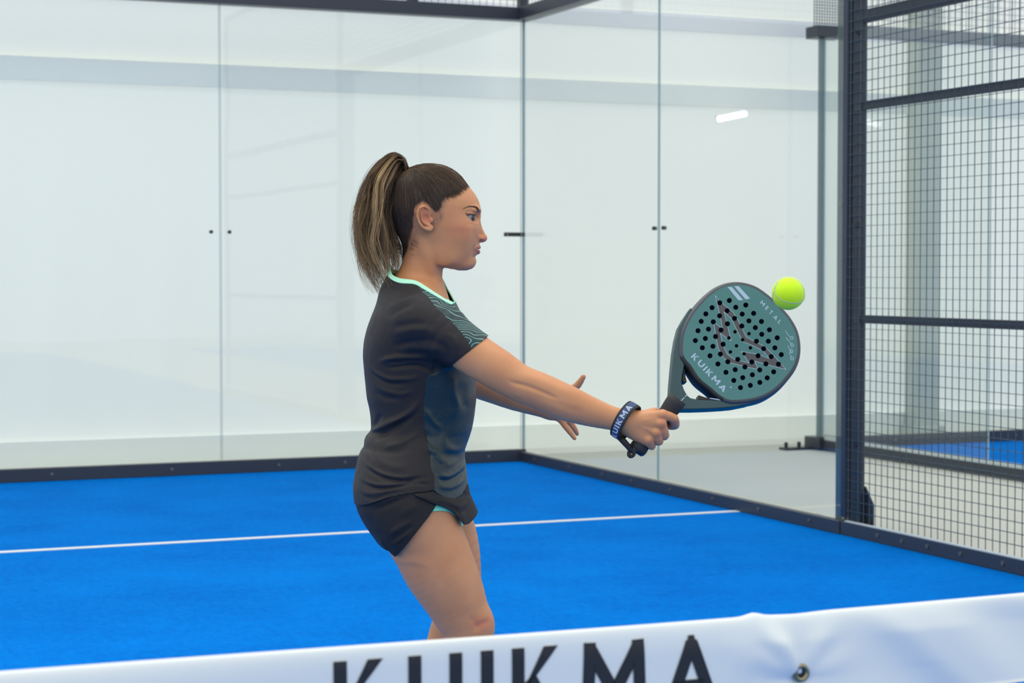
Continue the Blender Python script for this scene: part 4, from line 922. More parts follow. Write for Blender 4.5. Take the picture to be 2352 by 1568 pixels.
def build_skirt(root):
    ul = lambda px: L(px, 1100)[0]; zl = lambda py: L(1176, py)[2]; h = .0030 * QUICK
    X = axis([(ul(800), ul(1130), h)]); Y = axis([(-.22, .22, h)]); Z = axis([(zl(1310), zl(1075), h)])
    V, Q = polygonise(f_skirt, X, Y, Z); V = relax(V, Q, 2); N = vnormals(V, Q)
    K = [S(c4, [(190, 900), (330, 860), (520, 800), (700, 750)], 5, 1.6), S(c4, [(300, 950), (450, 880), (620, 800), (740, 760)], 5, -1.5), S(c4, [(480, 1170), (600, 1090), (740, 1010)], 5, 1.6), S(c4, [(500, 1230), (640, 1140), (760, 1040)], 5, -1.5), S(c4, [(480, 1300), (620, 1200), (740, 1090)], 4, 1.2),
         S(c4, [(250, 1000), (360, 1120), (460, 1230)], 8, -1.2), S(c4, [(380, 1210), (430, 1300), (500, 1380)], 3, 1.4), S(c4, [(600, 980), (700, 900), (800, 850)], 10, 1.2)]
    V = strokes(V, N, K, -.16, near_side); V = strokes(V, N, [([(850, 1180), (930, 1170), (990, 1160)], 9, 1.5)], .16, far_side)
    x, y = side_px(V, -.16)
    s = sd_poly(x, y, [(780, 1060), (990, 1100), (998, 1135), (1004, 1156), (995, 1171), (985, 1185), (972, 1201), (955, 1222), (935, 1248), (918, 1268), (907, 1281), (903, 1282), (899, 1278), (895, 1276), (890, 1270), (760, 1262)])
    # behind the body the hem runs level round to the other side
    back = link('skirt', poly_mesh('skirt', *clip_mesh(V, Q, s)), M_SKIRT, root); back['label'] = 'short charcoal skirt with side slit'
    def f_flap(P):
        x, y = side_px(P, -.1); hem = np.interp(x, [818, 860, 899, 941, 998, 1019, 1044, 1060, 1074], [1161, 1148, 1133, 1124, 1119, 1134, 1143, 1138, 1114])
        return f_skirt(P) - .0040 * np.clip((y - hem + 2) / 12, 0, 1) + .003 * np.clip((hem - y) / 10, 0, 1)
    V, Q = polygonise(f_flap, X, Y, Z); V = relax(V, Q, 2); N = vnormals(V, Q)
    K = [S(c4, [(960, 760), (1080, 850), (1200, 900), (1340, 880)], 6, 1.8), S(c4, [(1000, 800), (1120, 890), (1230, 960), (1330, 960)], 5, -1.5), S(c4, [(1180, 760), (1280, 830), (1350, 860)], 5, -1.4), S(c4, [(1240, 1060), (1220, 980), (1180, 900)], 4, 1.6), S(c4, [(760, 740), (900, 790), (1040, 850)], 4, 1.0)]
    V = strokes(V, N, K, -.14, near_side)
    x, y = side_px(V, -.13)
    s = sd_poly(x, y, [(946, 1108), (947, 1125), (957, 1132), (980, 1143), (1003, 1154), (1016, 1159), (1028, 1164), (1044, 1176), (1051, 1185), (1056, 1193), (1062, 1200), (1067, 1206.5), (1076, 1208), (1088, 1201), (1101, 1190), (1140, 1185), (1140, 1060)])
    fl = link('front_flap', poly_mesh('front_flap', *clip_mesh(V, Q, s)), M_SKIRT, back)
    for o, t in ((back, .0016), (fl, .0022)):
        sm = o.modifiers.new('thickness', 'SOLIDIFY'); sm.thickness = t; sm.offset = -1
    # shorts beneath
    V, Q = polygonise(f_short, axis([(ul(800), ul(1130), h)]), axis([(-.21, .21, h)]), axis([(zl(1240), zl(1075), h)])); V = relax(V, Q, 2)
    x, y = side_px(V, -.15); x2, y2 = side_px(V, .06)
    a = sd_poly(x, y, [(800, 1060), (800, 1180), (960, 1178), (985, 1174), (1000, 1172.5), (1015, 1173), (1026, 1175.5), (1036, 1180), (1060, 1202), (1120, 1202), (1120, 1060)]); b = sd_poly(x2, y2, [(800, 1060), (800, 1200), (1030, 1203), (1058, 1209), (1066, 1203), (1070, 1185), (1120, 1170), (1120, 1060)])
    t = np.clip((V[:, 1] + .03) / .03, 0, 1)
    o = link('shorts', poly_mesh('shorts', *clip_mesh(V, Q, a * (1 - t) + b * t)), M_SHORT, root); o['label'] = 'mint green inner shorts'
    sm = o.modifiers.new('thickness', 'SOLIDIFY'); sm.thickness = 0.001; sm.offset = -1
build_shirt(player)
build_skirt(player)
def build_shoe(ax, w):
    c = L(ax, 1900, w); f = lambda P: smin(smin(chain(P, [c + (-.035, 0, -c[2] + .045), c + (.06, 0, -c[2] + .036), c + (.165, 0, -c[2] + .030)], [.040, .040, .026], sw=.95), cone(P, c + (-.01, 0, -c[2] + .05), c + (0, 0, -c[2] + .12), .04, .042), .02), chain(P, [c + (.09, -.01, -c[2] + .026), c + (.15, -.01, -c[2] + .026)], [.04, .035]), .02)
    g = lambda P: np.maximum(f(P), .003 - P[:, 2])
    V, Q = polygonise(g, axis([(c[0] - .09, c[0] + .21, .005)]), axis([(w - .07, w + .06, .005)]), axis([(-.01, .18, .005)])); V = relax(V, Q, 1)
    V2, F2 = clip_mesh(V, Q, V[:, 2] - .026)
    sh = link('shoe', poly_mesh('shoe', V2, F2), mat('white_trainer', (225, 226, 224), 0.5), player)
    V3, F3 = clip_mesh(V, Q, .026 - V[:, 2]); link('sole', poly_mesh('sole', V3 * 1.0, F3), mat('grey_sole', (120, 124, 128), 0.7), sh)
build_shoe(1028, -.10); build_shoe(980, .092)
print('clothes', _time.time() - _t0)
# ================================================================ hair, brows, lashes
from mathutils.bvhtree import BVHTree
rng = np.random.default_rng(7)
bme = body.data; BV = np.empty(len(bme.vertices) * 3, np.float32); bme.vertices.foreach_get('co', BV); BV = BV.reshape(-1, 3).astype(float)
BQ = np.empty(len(bme.loops), np.int32); bme.loops.foreach_get('vertex_index', BQ); BQ = BQ.reshape(-1, 4)
_hm = BV[:, 2] > L(1000, 650)[2]; _hf = _hm[BQ].all(1); HV, HQ = compact(BV, BQ[_hf]); HN = vnormals(HV, HQ)
HT_TREE = BVHTree.FromPolygons([tuple(v) for v in HV], [tuple(q) for q in HQ.tolist()])
HAIRLINE = [(1110, 395), (1082, 420), (1075, 427), (1071, 434), (1064, 441), (1055, 449), (1044, 455), (1033, 459), (1025, 466), (1021, 480), (1014, 491), (1008, 496), (1001, 494), (994, 487), (985, 477), (973, 472), (962, 479), (952, 492), (947, 507), (946, 525), (942, 541), (936, 560), (932, 578), (925, 590), (905, 600), (860, 600), (850, 330), (1130, 330)]
def hair_mat(name, stops, rough=0.42):
    m = bpy.data.materials.new(name); m.use_nodes = True; nt = m.node_tree; b = nt.nodes['Principled BSDF']
    vc = nt.nodes.new('ShaderNodeVertexColor'); vc.layer_name = 'tone'; sp = nt.nodes.new('ShaderNodeSeparateColor'); nt.links.new(vc.outputs[0], sp.inputs[0])
    r = nt.nodes.new('ShaderNodeValToRGB'); nt.links.new(sp.outputs[0], r.inputs[0])
    r.color_ramp.elements[0].position = stops[0][0]; r.color_ramp.elements[0].color = (*lin(stops[0][1]), 1)
    r.color_ramp.elements[1].position = stops[-1][0]; r.color_ramp.elements[1].color = (*lin(stops[-1][1]), 1)
    for p, c in stops[1:-1]: e = r.color_ramp.elements.new(p); e.color = (*lin(c), 1)
    nt.links.new(r.outputs[0], b.inputs['Base Color']); b.inputs['Roughness'].default_value = rough; b.inputs['Specular IOR Level'].default_value = 0.5
    return m
HAIR_M = hair_mat('brown_hair', [(0, (38, 30, 26)), (0.35, (72, 55, 42)), (0.7, (136, 106, 72)), (1, (200, 168, 118))])
def strands(name, paths, radii, tones, parent, m=None, tip=0.25, root=9.0):
    """paths: list of (n,3); three-sided tapering tubes in one mesh"""
    Vs, Fs, Ts = [], [], []; base = 0
    for p, r, t in zip(paths, radii, tones):
        n = len(p); tg = np.gradient(p, axis=0); tg /= np.linalg.norm(tg, axis=1)[:, None] + 1e-9
        up = np.array([.13, .97, .2]); a = np.cross(tg, up); a /= np.linalg.norm(a, axis=1)[:, None] + 1e-9; b = np.cross(tg, a)
        u_n = np.linspace(0, 1, n); rr = r * (1 - (1 - tip) * u_n ** 2) * np.minimum(1, .15 + u_n * root)
        R = np.stack([p + (a * math.cos(k) + b * math.sin(k)) * rr[:, None] for k in (0.0, 2.094, 4.189)], 1).reshape(-1, 3)
        i = np.arange(n - 1)[:, None] * 3 + base; k = np.arange(3)[None, :]; k2 = (k + 1) % 3
        Fs.append(np.stack([i + k, i + k2, i + 3 + k2, i + 3 + k], -1).reshape(-1, 4)); Vs.append(R); base += n * 3
        Ts.append(np.repeat(t if np.ndim(t) else np.full(n, t), 3))
    me = fast_mesh(name, np.concatenate(Vs), np.concatenate(Fs)); T = np.concatenate(Ts)
    col = np.ones((len(T), 4), np.float32); col[:, 0] = col[:, 1] = col[:, 2] = np.clip(T, 0, 1)
    at = me.color_attributes.new('tone', 'FLOAT_COLOR', 'POINT'); at.data.foreach_set('color', col.ravel())
    return link(name, me, m or HAIR_M, parent)
# scalp cap
x, y = side_px(HV, -.04); sd = sd_poly(x, y, HAIRLINE)
t = np.clip(sd / 34, 0, 1); t = t * t * (3 - 2 * t)
lift = .0003 + .0036 * t
CV, CF = clip_mesh(HV + HN * lift[:, None], HQ, sd - 9.0)
me = poly_mesh('hair', CV, CF); col = np.full((len(CV), 4), .17, np.float32); col[:, 3] = 1
at = me.color_attributes.new('tone', 'FLOAT_COLOR', 'POINT'); at.data.foreach_set('color', col.ravel())
hair = link('hair', me, HAIR_M, player); hair['label'] = 'brown hair combed back into a ponytail'
LV = HV + HN * lift[:, None]
CAP = BVHTree.FromPolygons([tuple(v) for v in LV], [tuple(q) for q in HQ.tolist()])
TIE = L(934, 399, 0.0)
paths, radii, tones = [], [], []
okv = (HV[:, 2] > L(1000, 600)[2]) & ~((np.abs(HV[:, 1]) > .070) & (sd < 3))
pool = np.nonzero((sd > 3) & okv)[0]; edge = np.nonzero((sd > -2.5) & (sd < 8) & okv)[0]; rim_ = np.nonzero((sd > -6) & (sd < 10) & okv)[0]
for it in range(6400):
    short = it < 2300
    i = rng.choice(rim_) if short else (rng.choice(edge) if it < 4400 else rng.choice(pool)); p0 = LV[i]
    n = 14; tt = np.linspace(0, 1, n); end = TIE + rng.normal(0, .004, 3); d = end - p0; ln = np.linalg.norm(d)
    if short and p0[2] < L(1000, 560)[2] and rng.random() < .5: continue
    bow = rng.normal(0.05, .035)
    sideways = np.cross(d, np.array([0, 1.0, 0])); sideways /= np.linalg.norm(sideways) + 1e-9
    fuzz = rng.random() ** 3 * .0022; stop = rng.uniform(.25, .6) if short else 1.0; pts = []
    for k in tt * stop:
        q = p0 + d * k + sideways * (bow * ln * math.sin(math.pi * k))
        if k < 0.999: q = q + np.array([0, (math.copysign(.03, p0[1]) if abs(p0[1]) > .01 else 0) * math.sin(math.pi * k), .03 * math.sin(math.pi * k)])
        loc, nn, _, _ = CAP.find_nearest(Vector(q)); s_ = np.array(loc) + np.array(nn) * (.0003 + fuzz * math.sin(math.pi * min(1, k * 1.2)))
        kk = max(0, (k - .8) / .2); pts.append(s_ * (1 - kk) + end * kk)
    paths.append(np.array(pts)); radii.append(rng.uniform(.00016, .00026) if short else rng.uniform(.00022, .0005))
    topf = max(0, min(1, (p0[2] - L(1000, 470)[2]) / .07)); hl = rng.random() < .24
    tn = rng.normal((.40 if short else .29) + .26 * topf * (rng.random() < .6), .07) + (.26 * (.4 + topf) if hl else 0)
    tones.append(np.clip(tn * (1 - .25 * tt), .04, .9))
strands('combed_strands', paths, radii, tones, hair)
# ponytail: clumps of wavy strands falling from the tie
OUT = [(936, 397), (930, 370), (908, 357), (880, 372), (858, 398), (840, 435), (826, 480), (820, 525), (824, 570), (834, 612), (850, 648), (864, 672)]
MIDP = [(934, 399), (928, 368), (914, 360), (896, 376), (882, 408), (872, 450), (862, 500), (862, 545), (868, 590), (878, 625), (886, 650), (892, 664)]
INN = [(938, 402), (941, 390), (934, 386), (924, 396), (917, 424), (906, 460), (902, 505), (908, 545), (916, 575), (920, 600), (914, 622), (904, 640)]
def res(pts, n): return smooth_line(pts, n)
NP_ = 40; O_, M_, I_ = [res(a, NP_) for a in (OUT, MIDP, INN)]
def guide(s):
    if s < .5: a = s * 2; return O_ * (1 - a) + M_ * a
    a = (s - .5) * 2; return M_ * (1 - a) + I_ * a
paths, radii, tones = [], [], []
for c in range(190):
    s = rng.beta(1.15, 1.1); w = rng.normal(0, .028); g = guide(s); T = np.linspace(0, 1, NP_)
    wave = rng.uniform(2.0, 7.5) * np.sin(T * rng.uniform(8, 19) + rng.uniform(0, 6)) * np.clip(T * 2, 0, 1); end = rng.uniform(.70, 1.0)
    gx = g[:, 0] + wave + rng.normal(0, 4) * T; gy = g[:, 1] + rng.normal(0, 5) * T + 2 * np.sin(T * 9 + c)
    gw = w * np.clip(T * 3.2, .30, 1) * (1 + .5 * T) + .006 * np.sin(T * rng.uniform(5, 12) + c)
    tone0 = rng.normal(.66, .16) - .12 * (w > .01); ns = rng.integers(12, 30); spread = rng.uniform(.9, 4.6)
    for k in range(ns):
        m_ = int(NP_ * min(1, end * rng.uniform(.82, 1.12))); m_ = max(8, m_)
        ox, oy, ow = rng.normal(0, spread), rng.normal(0, spread * .6), rng.normal(0, spread * .0009)
        fr = rng.uniform(.3, 3.6); ph = rng.uniform(0, 6); f2 = rng.uniform(9, 26)
        px_ = gx + ox * (.35 + T * 1.1) + fr * np.sin(T * f2 + ph) * T; py_ = gy + oy * (.3 + T); pw = gw + ow * (.5 + T) + fr * .0008 * np.cos(T * f2 + ph)
        q0 = L(1176, 784, 0); k0 = (L(1276, 784)[0] - q0[0]) / 100; kz = (L(1176, 884)[2] - q0[2]) / 100
        P = np.stack([q0[0] + (px_ - 1176) * k0, pw, q0[2] + (py_ - 784) * kz], 1)[:m_]
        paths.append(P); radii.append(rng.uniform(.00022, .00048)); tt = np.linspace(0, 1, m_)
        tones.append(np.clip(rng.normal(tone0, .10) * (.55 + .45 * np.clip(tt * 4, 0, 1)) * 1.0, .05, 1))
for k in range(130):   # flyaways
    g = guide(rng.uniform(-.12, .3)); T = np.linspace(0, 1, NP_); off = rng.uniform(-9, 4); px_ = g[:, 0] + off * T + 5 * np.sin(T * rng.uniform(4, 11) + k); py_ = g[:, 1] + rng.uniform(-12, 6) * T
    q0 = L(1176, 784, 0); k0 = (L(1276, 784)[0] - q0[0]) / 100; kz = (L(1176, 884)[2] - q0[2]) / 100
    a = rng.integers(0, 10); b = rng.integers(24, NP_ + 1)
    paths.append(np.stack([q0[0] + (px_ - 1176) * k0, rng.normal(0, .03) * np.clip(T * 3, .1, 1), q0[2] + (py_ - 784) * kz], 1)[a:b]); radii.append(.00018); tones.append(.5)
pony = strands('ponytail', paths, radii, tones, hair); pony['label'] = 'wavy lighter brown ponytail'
mb = MB(); pts = [TIE + np.array([.004 * math.cos(a) , .0135 * math.cos(a), .0135 * math.sin(a)]) for a in [2 * math.pi * i / 24 for i in range(25)]]
mb.tube(pts, .0040, 8, cap=False); mb.build('hair_tie', mat('black_elastic', (28, 24, 24), .8), hair, smooth=True)
# wisps at the nape and in front of the ear
paths, radii, tones = [], [], []
def on_skin(px, py, w0=-.05, lift=.0004):
    o = L(px, py, w0); h = HT_TREE.ray_cast(Vector((o[0], -.25, o[2])), Vector((0, 1, 0)))
    if h[0] is None: return None
    return np.array(h[0]) + np.array(h[1]) * lift
for k in range(70):
    if k < 60: a = (rng.uniform(930, 955), rng.uniform(548, 590)); d = (rng.uniform(4, 14), rng.uniform(2, 9)); tn = .40; cv = rng.uniform(-4, 4)
    else: a = (rng.uniform(1006, 1022), rng.uniform(482, 496)); d = (rng.uniform(0, 5), rng.uniform(10, 24)); tn = .6; cv = rng.uniform(-2, 3)
    pts = []
    for s in np.linspace(0, 1, 7):
        q = on_skin(a[0] + d[0] * s + cv * math.sin(s * 3.1) * .4, a[1] + d[1] * s - cv * s * s, lift=.0004)
        if q is not None: pts.append(q)
    if len(pts) == 7: paths.append(np.array(pts)); radii.append(.00011); tones.append(tn)
strands('stray_hairs', paths, radii, tones, hair)
# eyebrows
def brow(sgn):
    cen = smooth_line([(1065, 479.5), (1073, 476), (1081, 474.3), (1089, 475.2), (1096, 479), (1101.5, 484.5)], 40); wd = np.interp(np.linspace(0, 1, 40), [0, .3, .6, .85, 1], [.3, .7, 1.7, 3.9, 4.4])
    P, R, T = [], [], []
    for k in range(240):
        i = int(39 * rng.random() ** .7); x0, y0 = cen[i]; y0 += rng.uniform(-1, 1) * wd[i]; d = cen[max(i - 1, 0)] - cen[min(i + 1, 39)]; d = d / (np.linalg.norm(d) + 1e-9)
        pts = []
        for s in np.linspace(0, 1, 4):
            q = on_skin(x0 + d[0] * s * 5.5, y0 + d[1] * s * 5.5 - (1.6 * s if y0 > cen[i][1] else -.2 * s), lift=.0004 + .0003 * s)
            if q is not None: pts.append(q * np.array([1, sgn, 1]))
        if len(pts) == 4: P.append(np.array(pts)); R.append(rng.uniform(.00014, .00024)); T.append(rng.uniform(.12, .3) + .25 * max(0, (14 - i) / 14))
    strands('eyebrow', P, R, T, body)
brow(1); brow(-1)
def lashes(sgn):
    P, R, T = [], [], []
    for k in range(46):
        azd = rng.uniform(-38, 100); az = math.radians(azd)
        for low in ((False,) if k % 3 else (False, True)):
            e = math.radians(np.interp(azd, *(ELO if low else EUP)) + (-1 if low else 1))
            b = np.array([math.cos(az) * math.cos(e), math.sin(az) * math.cos(e), math.sin(e)]); c0 = np.array([EYE_C[0], EYE_W, EYE_C[2]])
            fwd = np.array([.75, .35, 0]) if not low else b
            ln = .0050 if not low else .0020
            pts = [c0 + b * .0142 + (b * .4 + fwd * .6) * (ln * s) + np.array([0, 0, (.0016 if not low else -.0010) * s * s - (.0012 * math.sin(3 * s) if not low else 0)]) for s in np.linspace(0, 1, 5)]
            P.append(np.array(pts) * np.array([1, sgn, 1])); R.append(.00015 if not low else .00009); T.append(0.0)
    # lash line
    for off in (0.0, .0003):
        pts = []
        for a in np.linspace(-46, 106, 30):
            e = math.radians(np.interp(a, *EUP) - .5); a = math.radians(a)
            pts.append(np.array([EYE_C[0], EYE_W, EYE_C[2]]) + np.array([math.cos(a) * math.cos(e), math.sin(a) * math.cos(e), math.sin(e)]) * (.0145 + off))
        P.append(np.array(pts) * np.array([1, sgn, 1])); R.append(.00042); T.append(0.06)
    strands('eyelashes', P, R, T, body)
lashes(-1); lashes(1)
q = on_skin(1000.6, 511, lift=.0008)
me = bpy.data.meshes.new('ear_stud'); bm = bmesh.new(); bmesh.ops.create_uvsphere(bm, u_segments=16, v_segments=10, radius=.0013); bm.to_mesh(me); bm.free()
o = link('ear_stud', me, mat('silver', (220, 220, 225), .15, 1.0), player, smooth=True); o.location = q.tolist()
print('hair', _time.time() - _t0)
# ================================================================ racket and ball
RW = -.186                                       # distance of the handle behind/before the player's plane
RN = np.array([.20, -.90, .36]); RN /= np.linalg.norm(RN)     # the hitting face looks at the camera side and up
RO = L(1538, 942, RW)
E1 = np.cross(np.array([0, 0, 1.0]), RN); E1 = -E1 if E1[0] < 0 else E1; E1 /= np.linalg.norm(E1); E2 = np.cross(RN, E1); E2 = -E2 if E2[2] < 0 else E2
RT = 0.036
def rp(px, py, off=RT / 2):
    """racket-plane coordinates of a drawn point on the front face"""
    d = ray(px, py); dl = np.array([d @ AR, d @ FH, d[2]]); c = np.array([0, -D0, CAM[2]]); o = RO + RN * off
    t = ((o - c) @ RN) / (dl @ RN); q = c + dl * t - RO
    return (float(q @ E1), float(q @ E2))
def c7(x, y, off=RT / 2): return rp(1500 + x / 4.61, 620 + y / 4.61, off)
racket = empty('padel_racket', (ORG + AR * RO[0] + FH * RO[1] + np.array([0, 0, RO[2]])).tolist())
RM = Matrix([(E1[0], E2[0], RN[0]), (E1[1], E2[1], RN[1]), (E1[2], E2[2], RN[2])])
racket.rotation_euler = (Matrix.Rotation(-YAW, 3, 'Z') @ RM).to_euler()
M_FACE = mat('teal_racket_face', (64, 114, 112), 0.45, spec=0.4, noise=0.03)
M_LOGO = mat('graphite_logo', (66, 68, 70), 0.5); M_PRINT = mat('pale_blue_print', (158, 178, 198), 0.5)
M_RIM = mat('slate_racket_frame', (54, 62, 70), 0.38, spec=0.5); M_THROAT = mat('deep_teal_throat', (32, 66, 70), 0.4, noise=0.06); M_INNER = mat('black_racket_bridge', (16, 18, 22), 0.5)
M_HOLE = mat('black_hole_wall', (12, 14, 16), 0.7)
def resample(pts, n, closed=True):
    P = np.array(list(pts) + [pts[0]] if closed else pts, float); d = np.concatenate([[0], np.cumsum(np.linalg.norm(np.diff(P, axis=0), axis=1))])
    if closed:
        k = len(pts); ext = np.concatenate([P[-4:-1], P, P[1:4]]); dd = np.concatenate([[0], np.cumsum(np.linalg.norm(np.diff(ext, axis=0), axis=1))]); t = np.linspace(dd[3], dd[3 + k], n, endpoint=False)
        m = np.gradient(ext, dd, axis=0); i = np.clip(np.searchsorted(dd, t, side='right') - 1, 0, len(dd) - 2); h = dd[i + 1] - dd[i]; s = ((t - dd[i]) / h)[:, None]; h = h[:, None]
        return (2 * s ** 3 - 3 * s ** 2 + 1) * ext[i] + (s ** 3 - 2 * s ** 2 + s) * h * m[i] + (-2 * s ** 3 + 3 * s ** 2) * ext[i + 1] + (s ** 3 - s ** 2) * h * m[i + 1]
    return smooth_line(pts, n)
FACE = [(325, 905), (317, 800), (332, 680), (395, 525), (480, 402), (600, 275), (700, 203), (800, 165), (900, 155), (1000, 170), (1060, 190), (1200, 280), (1330, 400), (1440, 530), (1500, 640), (1530, 780), (1530, 860), (1490, 1000), (1400, 1130), (1280, 1250), (1150, 1325), (1000, 1362), (900, 1372), (800, 1368), (757, 1352), (600, 1232), (500, 1150), (410, 1020)]
face2 = resample([c7(*p) for p in FACE], 160)
HOLES = [(808, 322), (982, 370), (707, 347), (876, 394), (625, 398), (1065, 458), (785, 430), (944, 466), (559, 464), (705, 484), (863, 512), (1015, 538), (1148, 544), (510, 543), (638, 548), (788, 569), (940, 592), (1083, 609), (1232, 632), (476, 642), (587, 625), (720, 634), (868, 653, 1), (1016, 673, 1), (1151, 680), (1315, 717), (448, 746), (554, 724), (662, 703), (803, 718, 1), (949, 737, 1), (1095, 753), (1221, 753), (522, 822), (634, 807), (742, 785), (884, 802, 1), (1031, 823, 1), (1171, 832), (1290, 823), (603, 907), (713, 889), (819, 866, 1), (964, 886, 1), (1112, 907), (1251, 916), (1358, 895), (687, 994), (792, 970), (897, 945), (1046, 972), (1195, 993), (1328, 996), (772, 1082), (870, 1054), (973, 1026), (1130, 1057), (1277, 1077), (855, 1168), (950, 1139), (1052, 1108), (1209, 1141), (926, 1244), (1030, 1220), (1131, 1189)]
pp = lambda P: [c7(*p) for p in P]
LOGO = [pp([(658, 268), (700, 325), (775, 385), (845, 445), (900, 530), (945, 620), (985, 708), (1085, 760), (1190, 815), (1300, 930), (1408, 1052), (1240, 940), (1165, 855), (1060, 800), (955, 760), (905, 670), (830, 515), (752, 440)]),
        pp([(658, 268), (752, 440), (828, 750), (738, 624), (700, 440)]),
        pp([(645, 555), (738, 624), (828, 750), (712, 668), (738, 790), (785, 890), (860, 945), (1020, 985), (935, 862), (1110, 890), (1240, 940), (1408, 1052), (1230, 1008), (1075, 962), (1112, 1050), (1000, 1028), (830, 985), (745, 930), (692, 830), (665, 700)])]
def stroke_outline(poly, w):
    o = []
    for i in range(len(poly)):
        (ax, ay), (bx, by) = poly[i], poly[(i + 1) % len(poly)]; l = math.hypot(bx - ax, by - ay) + 1e-9; nx, ny = -(by - ay) / l * w, (bx - ax) / l * w
        o.append([(ax + nx, ay + ny), (ax - nx, ay - ny), (bx - nx, by - ny), (bx + nx, by + ny)])
    return o
def in_poly(x, y, P):
    return sd_poly(np.array([x]), np.array([y]), P)[0] > 0
OUTL_SRC = [[(658, 268), (700, 325), (775, 385), (845, 445), (900, 530), (945, 620), (985, 708), (1085, 760), (1190, 815), (1300, 930), (1408, 1052)], [(1408, 1052), (1230, 1008), (1075, 962)], [(1112, 1050), (1000, 1028), (830, 985), (745, 930), (692, 830), (665, 700), (645, 555), (738, 624)], [(658, 268), (700, 440), (738, 624)], [(752, 440), (828, 750), (712, 668), (738, 790), (785, 890), (860, 945), (1020, 985), (935, 862)], [(935, 862), (1110, 890), (1240, 940), (1165, 855), (1060, 800), (955, 760), (905, 670), (830, 515), (752, 440)], [(1112, 1050), (1075, 962)]]
PRINT = []
for l in OUTL_SRC:
    l = pp(l)
    for a, b in zip(l[:-1], l[1:]): PRINT += stroke_outline([a, b], .00045)[:1]
def face_text(text, p0, p1, h, sw, gap, up):
    """text along drawn line p0->p1, letter height h in drawn units towards `up`"""
    P, W = letters(text, 1.0, sw, gap); d = np.array(p1, float) - p0; d /= W; u = np.array(up, float) / np.linalg.norm(up) * h; out = []
    for p in P: out.append([c7(*(np.array(p0) + d * x + u * y)) for x, y in p])
    return out
PRINT += face_text('KUIKMA', (400, 920), (745, 1296), 62, .19, .26, (.72, -.69))
PRINT += face_text('METAL', (1130, 350), (1340, 578), 42, .17, .55, (.66, -.75))
PRINT += [pp([(788, 178), (835, 180), (955, 318), (905, 320)]), pp([(860, 172), (906, 170), (1028, 302), (980, 310)])]
for a, b in (((1398, 640), (1445, 705)), ((1405, 712), (1470, 790)), ((1425, 800), (1465, 870)), ((1440, 870), (1465, 925))): PRINT += stroke_outline(pp([a, b]), .0005)[:1]
for cx, cy in ((1468, 718), (1472, 795), (1465, 858), (1472, 935)):
    ring = [(cx + 15 * math.cos(t), cy + 17 * math.sin(t)) for t in [2 * math.pi * i / 12 for i in range(13)]]
    for a, b in zip(ring[:-1], ring[1:]): PRINT += stroke_outline(pp([a, b]), .0006)[:1]
PRINT += [pp([(824 + 8 * math.cos(t), 1240 + 8 * math.sin(t)) for t in [2 * math.pi * i / 10 for i in range(10)]])]
def cdt(outer, holes, zones, z):
    V, E = [], []
    def ring(P):
        n = len(V); V.extend([Vector((float(a), float(b))) for a, b in P]); E.extend([(n + i, n + (i + 1) % len(P)) for i in range(len(P))])
    ring(outer)
    for h in holes: ring(h)
    for zn in zones:
        for p in zn: ring(p)
    vv, ee, ff, *_ = mgeo.delaunay_2d_cdt(V, E, [], 0, 1e-6)
    C = np.array([[sum(vv[i].x for i in f) / len(f), sum(vv[i].y for i in f) / len(f)] for f in ff])
    keep = sd_poly(C[:, 0], C[:, 1], outer) > 0
    for h in holes: keep &= ~(sd_poly(C[:, 0], C[:, 1], h) > 0)
    mi = np.zeros(len(ff), int)
    for k, zn in enumerate(zones):
        for p in zn: mi[sd_poly(C[:, 0], C[:, 1], p) > 0] = k + 1
    return [(v.x, v.y, z) for v in vv], [tuple(f) for f, k in zip(ff, keep) if k], mi[keep]
hole_polys = []
for h in HOLES:
    r = 27 if len(h) == 2 else 19; hole_polys.append([c7(h[0] + r * math.cos(t), h[1] + r * math.sin(t)) for t in [2 * math.pi * i / 20 for i in range(20)]])
v, f, mi = cdt(face2, hole_polys, [LOGO, PRINT], RT / 2)
me = pymesh('hitting_face', v, f); 
bm = bmesh.new(); bm.from_mesh(me)
for fc in bm.faces:
    if fc.normal.z < 0: fc.normal_flip()
bm.to_mesh(me); bm.free()
face_o = link('hitting_face', me, [M_FACE, M_LOGO, M_PRINT], racket)
me.polygons.foreach_set('material_index', mi.tolist())
mb = MB()
for P in hole_polys:
    n = len(P); mb.add([(a, b, RT / 2) for a, b in P] + [(a, b, -RT / 2) for a, b in P], [(i, (i + 1) % n, n + (i + 1) % n, n + i) for i in range(n)])
mb.build('hole_walls', M_HOLE, face_o)
v, f, mi = cdt(face2, hole_polys, [], -RT / 2)
mb = MB(); mb.add(v, f); mb.build('rear_face', M_FACE, racket)
# frame: rounded rim from the face boundary outwards
def offset_ring(P, d):
    P = np.array(P); t = np.roll(P, -1, 0) - np.roll(P, 1, 0); t /= np.linalg.norm(t, axis=1)[:, None]; n = np.stack([t[:, 1], -t[:, 0]], 1)
    area = 0.5 * np.sum(P[:, 0] * np.roll(P[:, 1], -1) - np.roll(P[:, 0], -1) * P[:, 1])
    return P + n * d * (1 if area > 0 else -1)
cen = face2.mean(0); ang = np.arctan2(face2[:, 1] - cen[1], face2[:, 0] - cen[0])
sec = [(0, RT / 2), (.004, RT / 2 - .0003), (.0072, RT / 2 - .003), (.0092, RT / 2 - .009), (.0098, 0), (.0092, -RT / 2 + .009), (.0072, -RT / 2 + .003), (.004, -RT / 2 + .0003), (0, -RT / 2)]
mb = MB(); n = len(face2); V = []
for d, z in sec: V += [(a, b, z) for a, b in offset_ring(face2, d)]
mb.add(V, [(k * n + i, k * n + (i + 1) % n, (k + 1) * n + (i + 1) % n, (k + 1) * n + i) for k in range(len(sec) - 1) for i in range(n)])
fo = mb.build('frame', [M_RIM, M_INNER], racket, smooth=True)
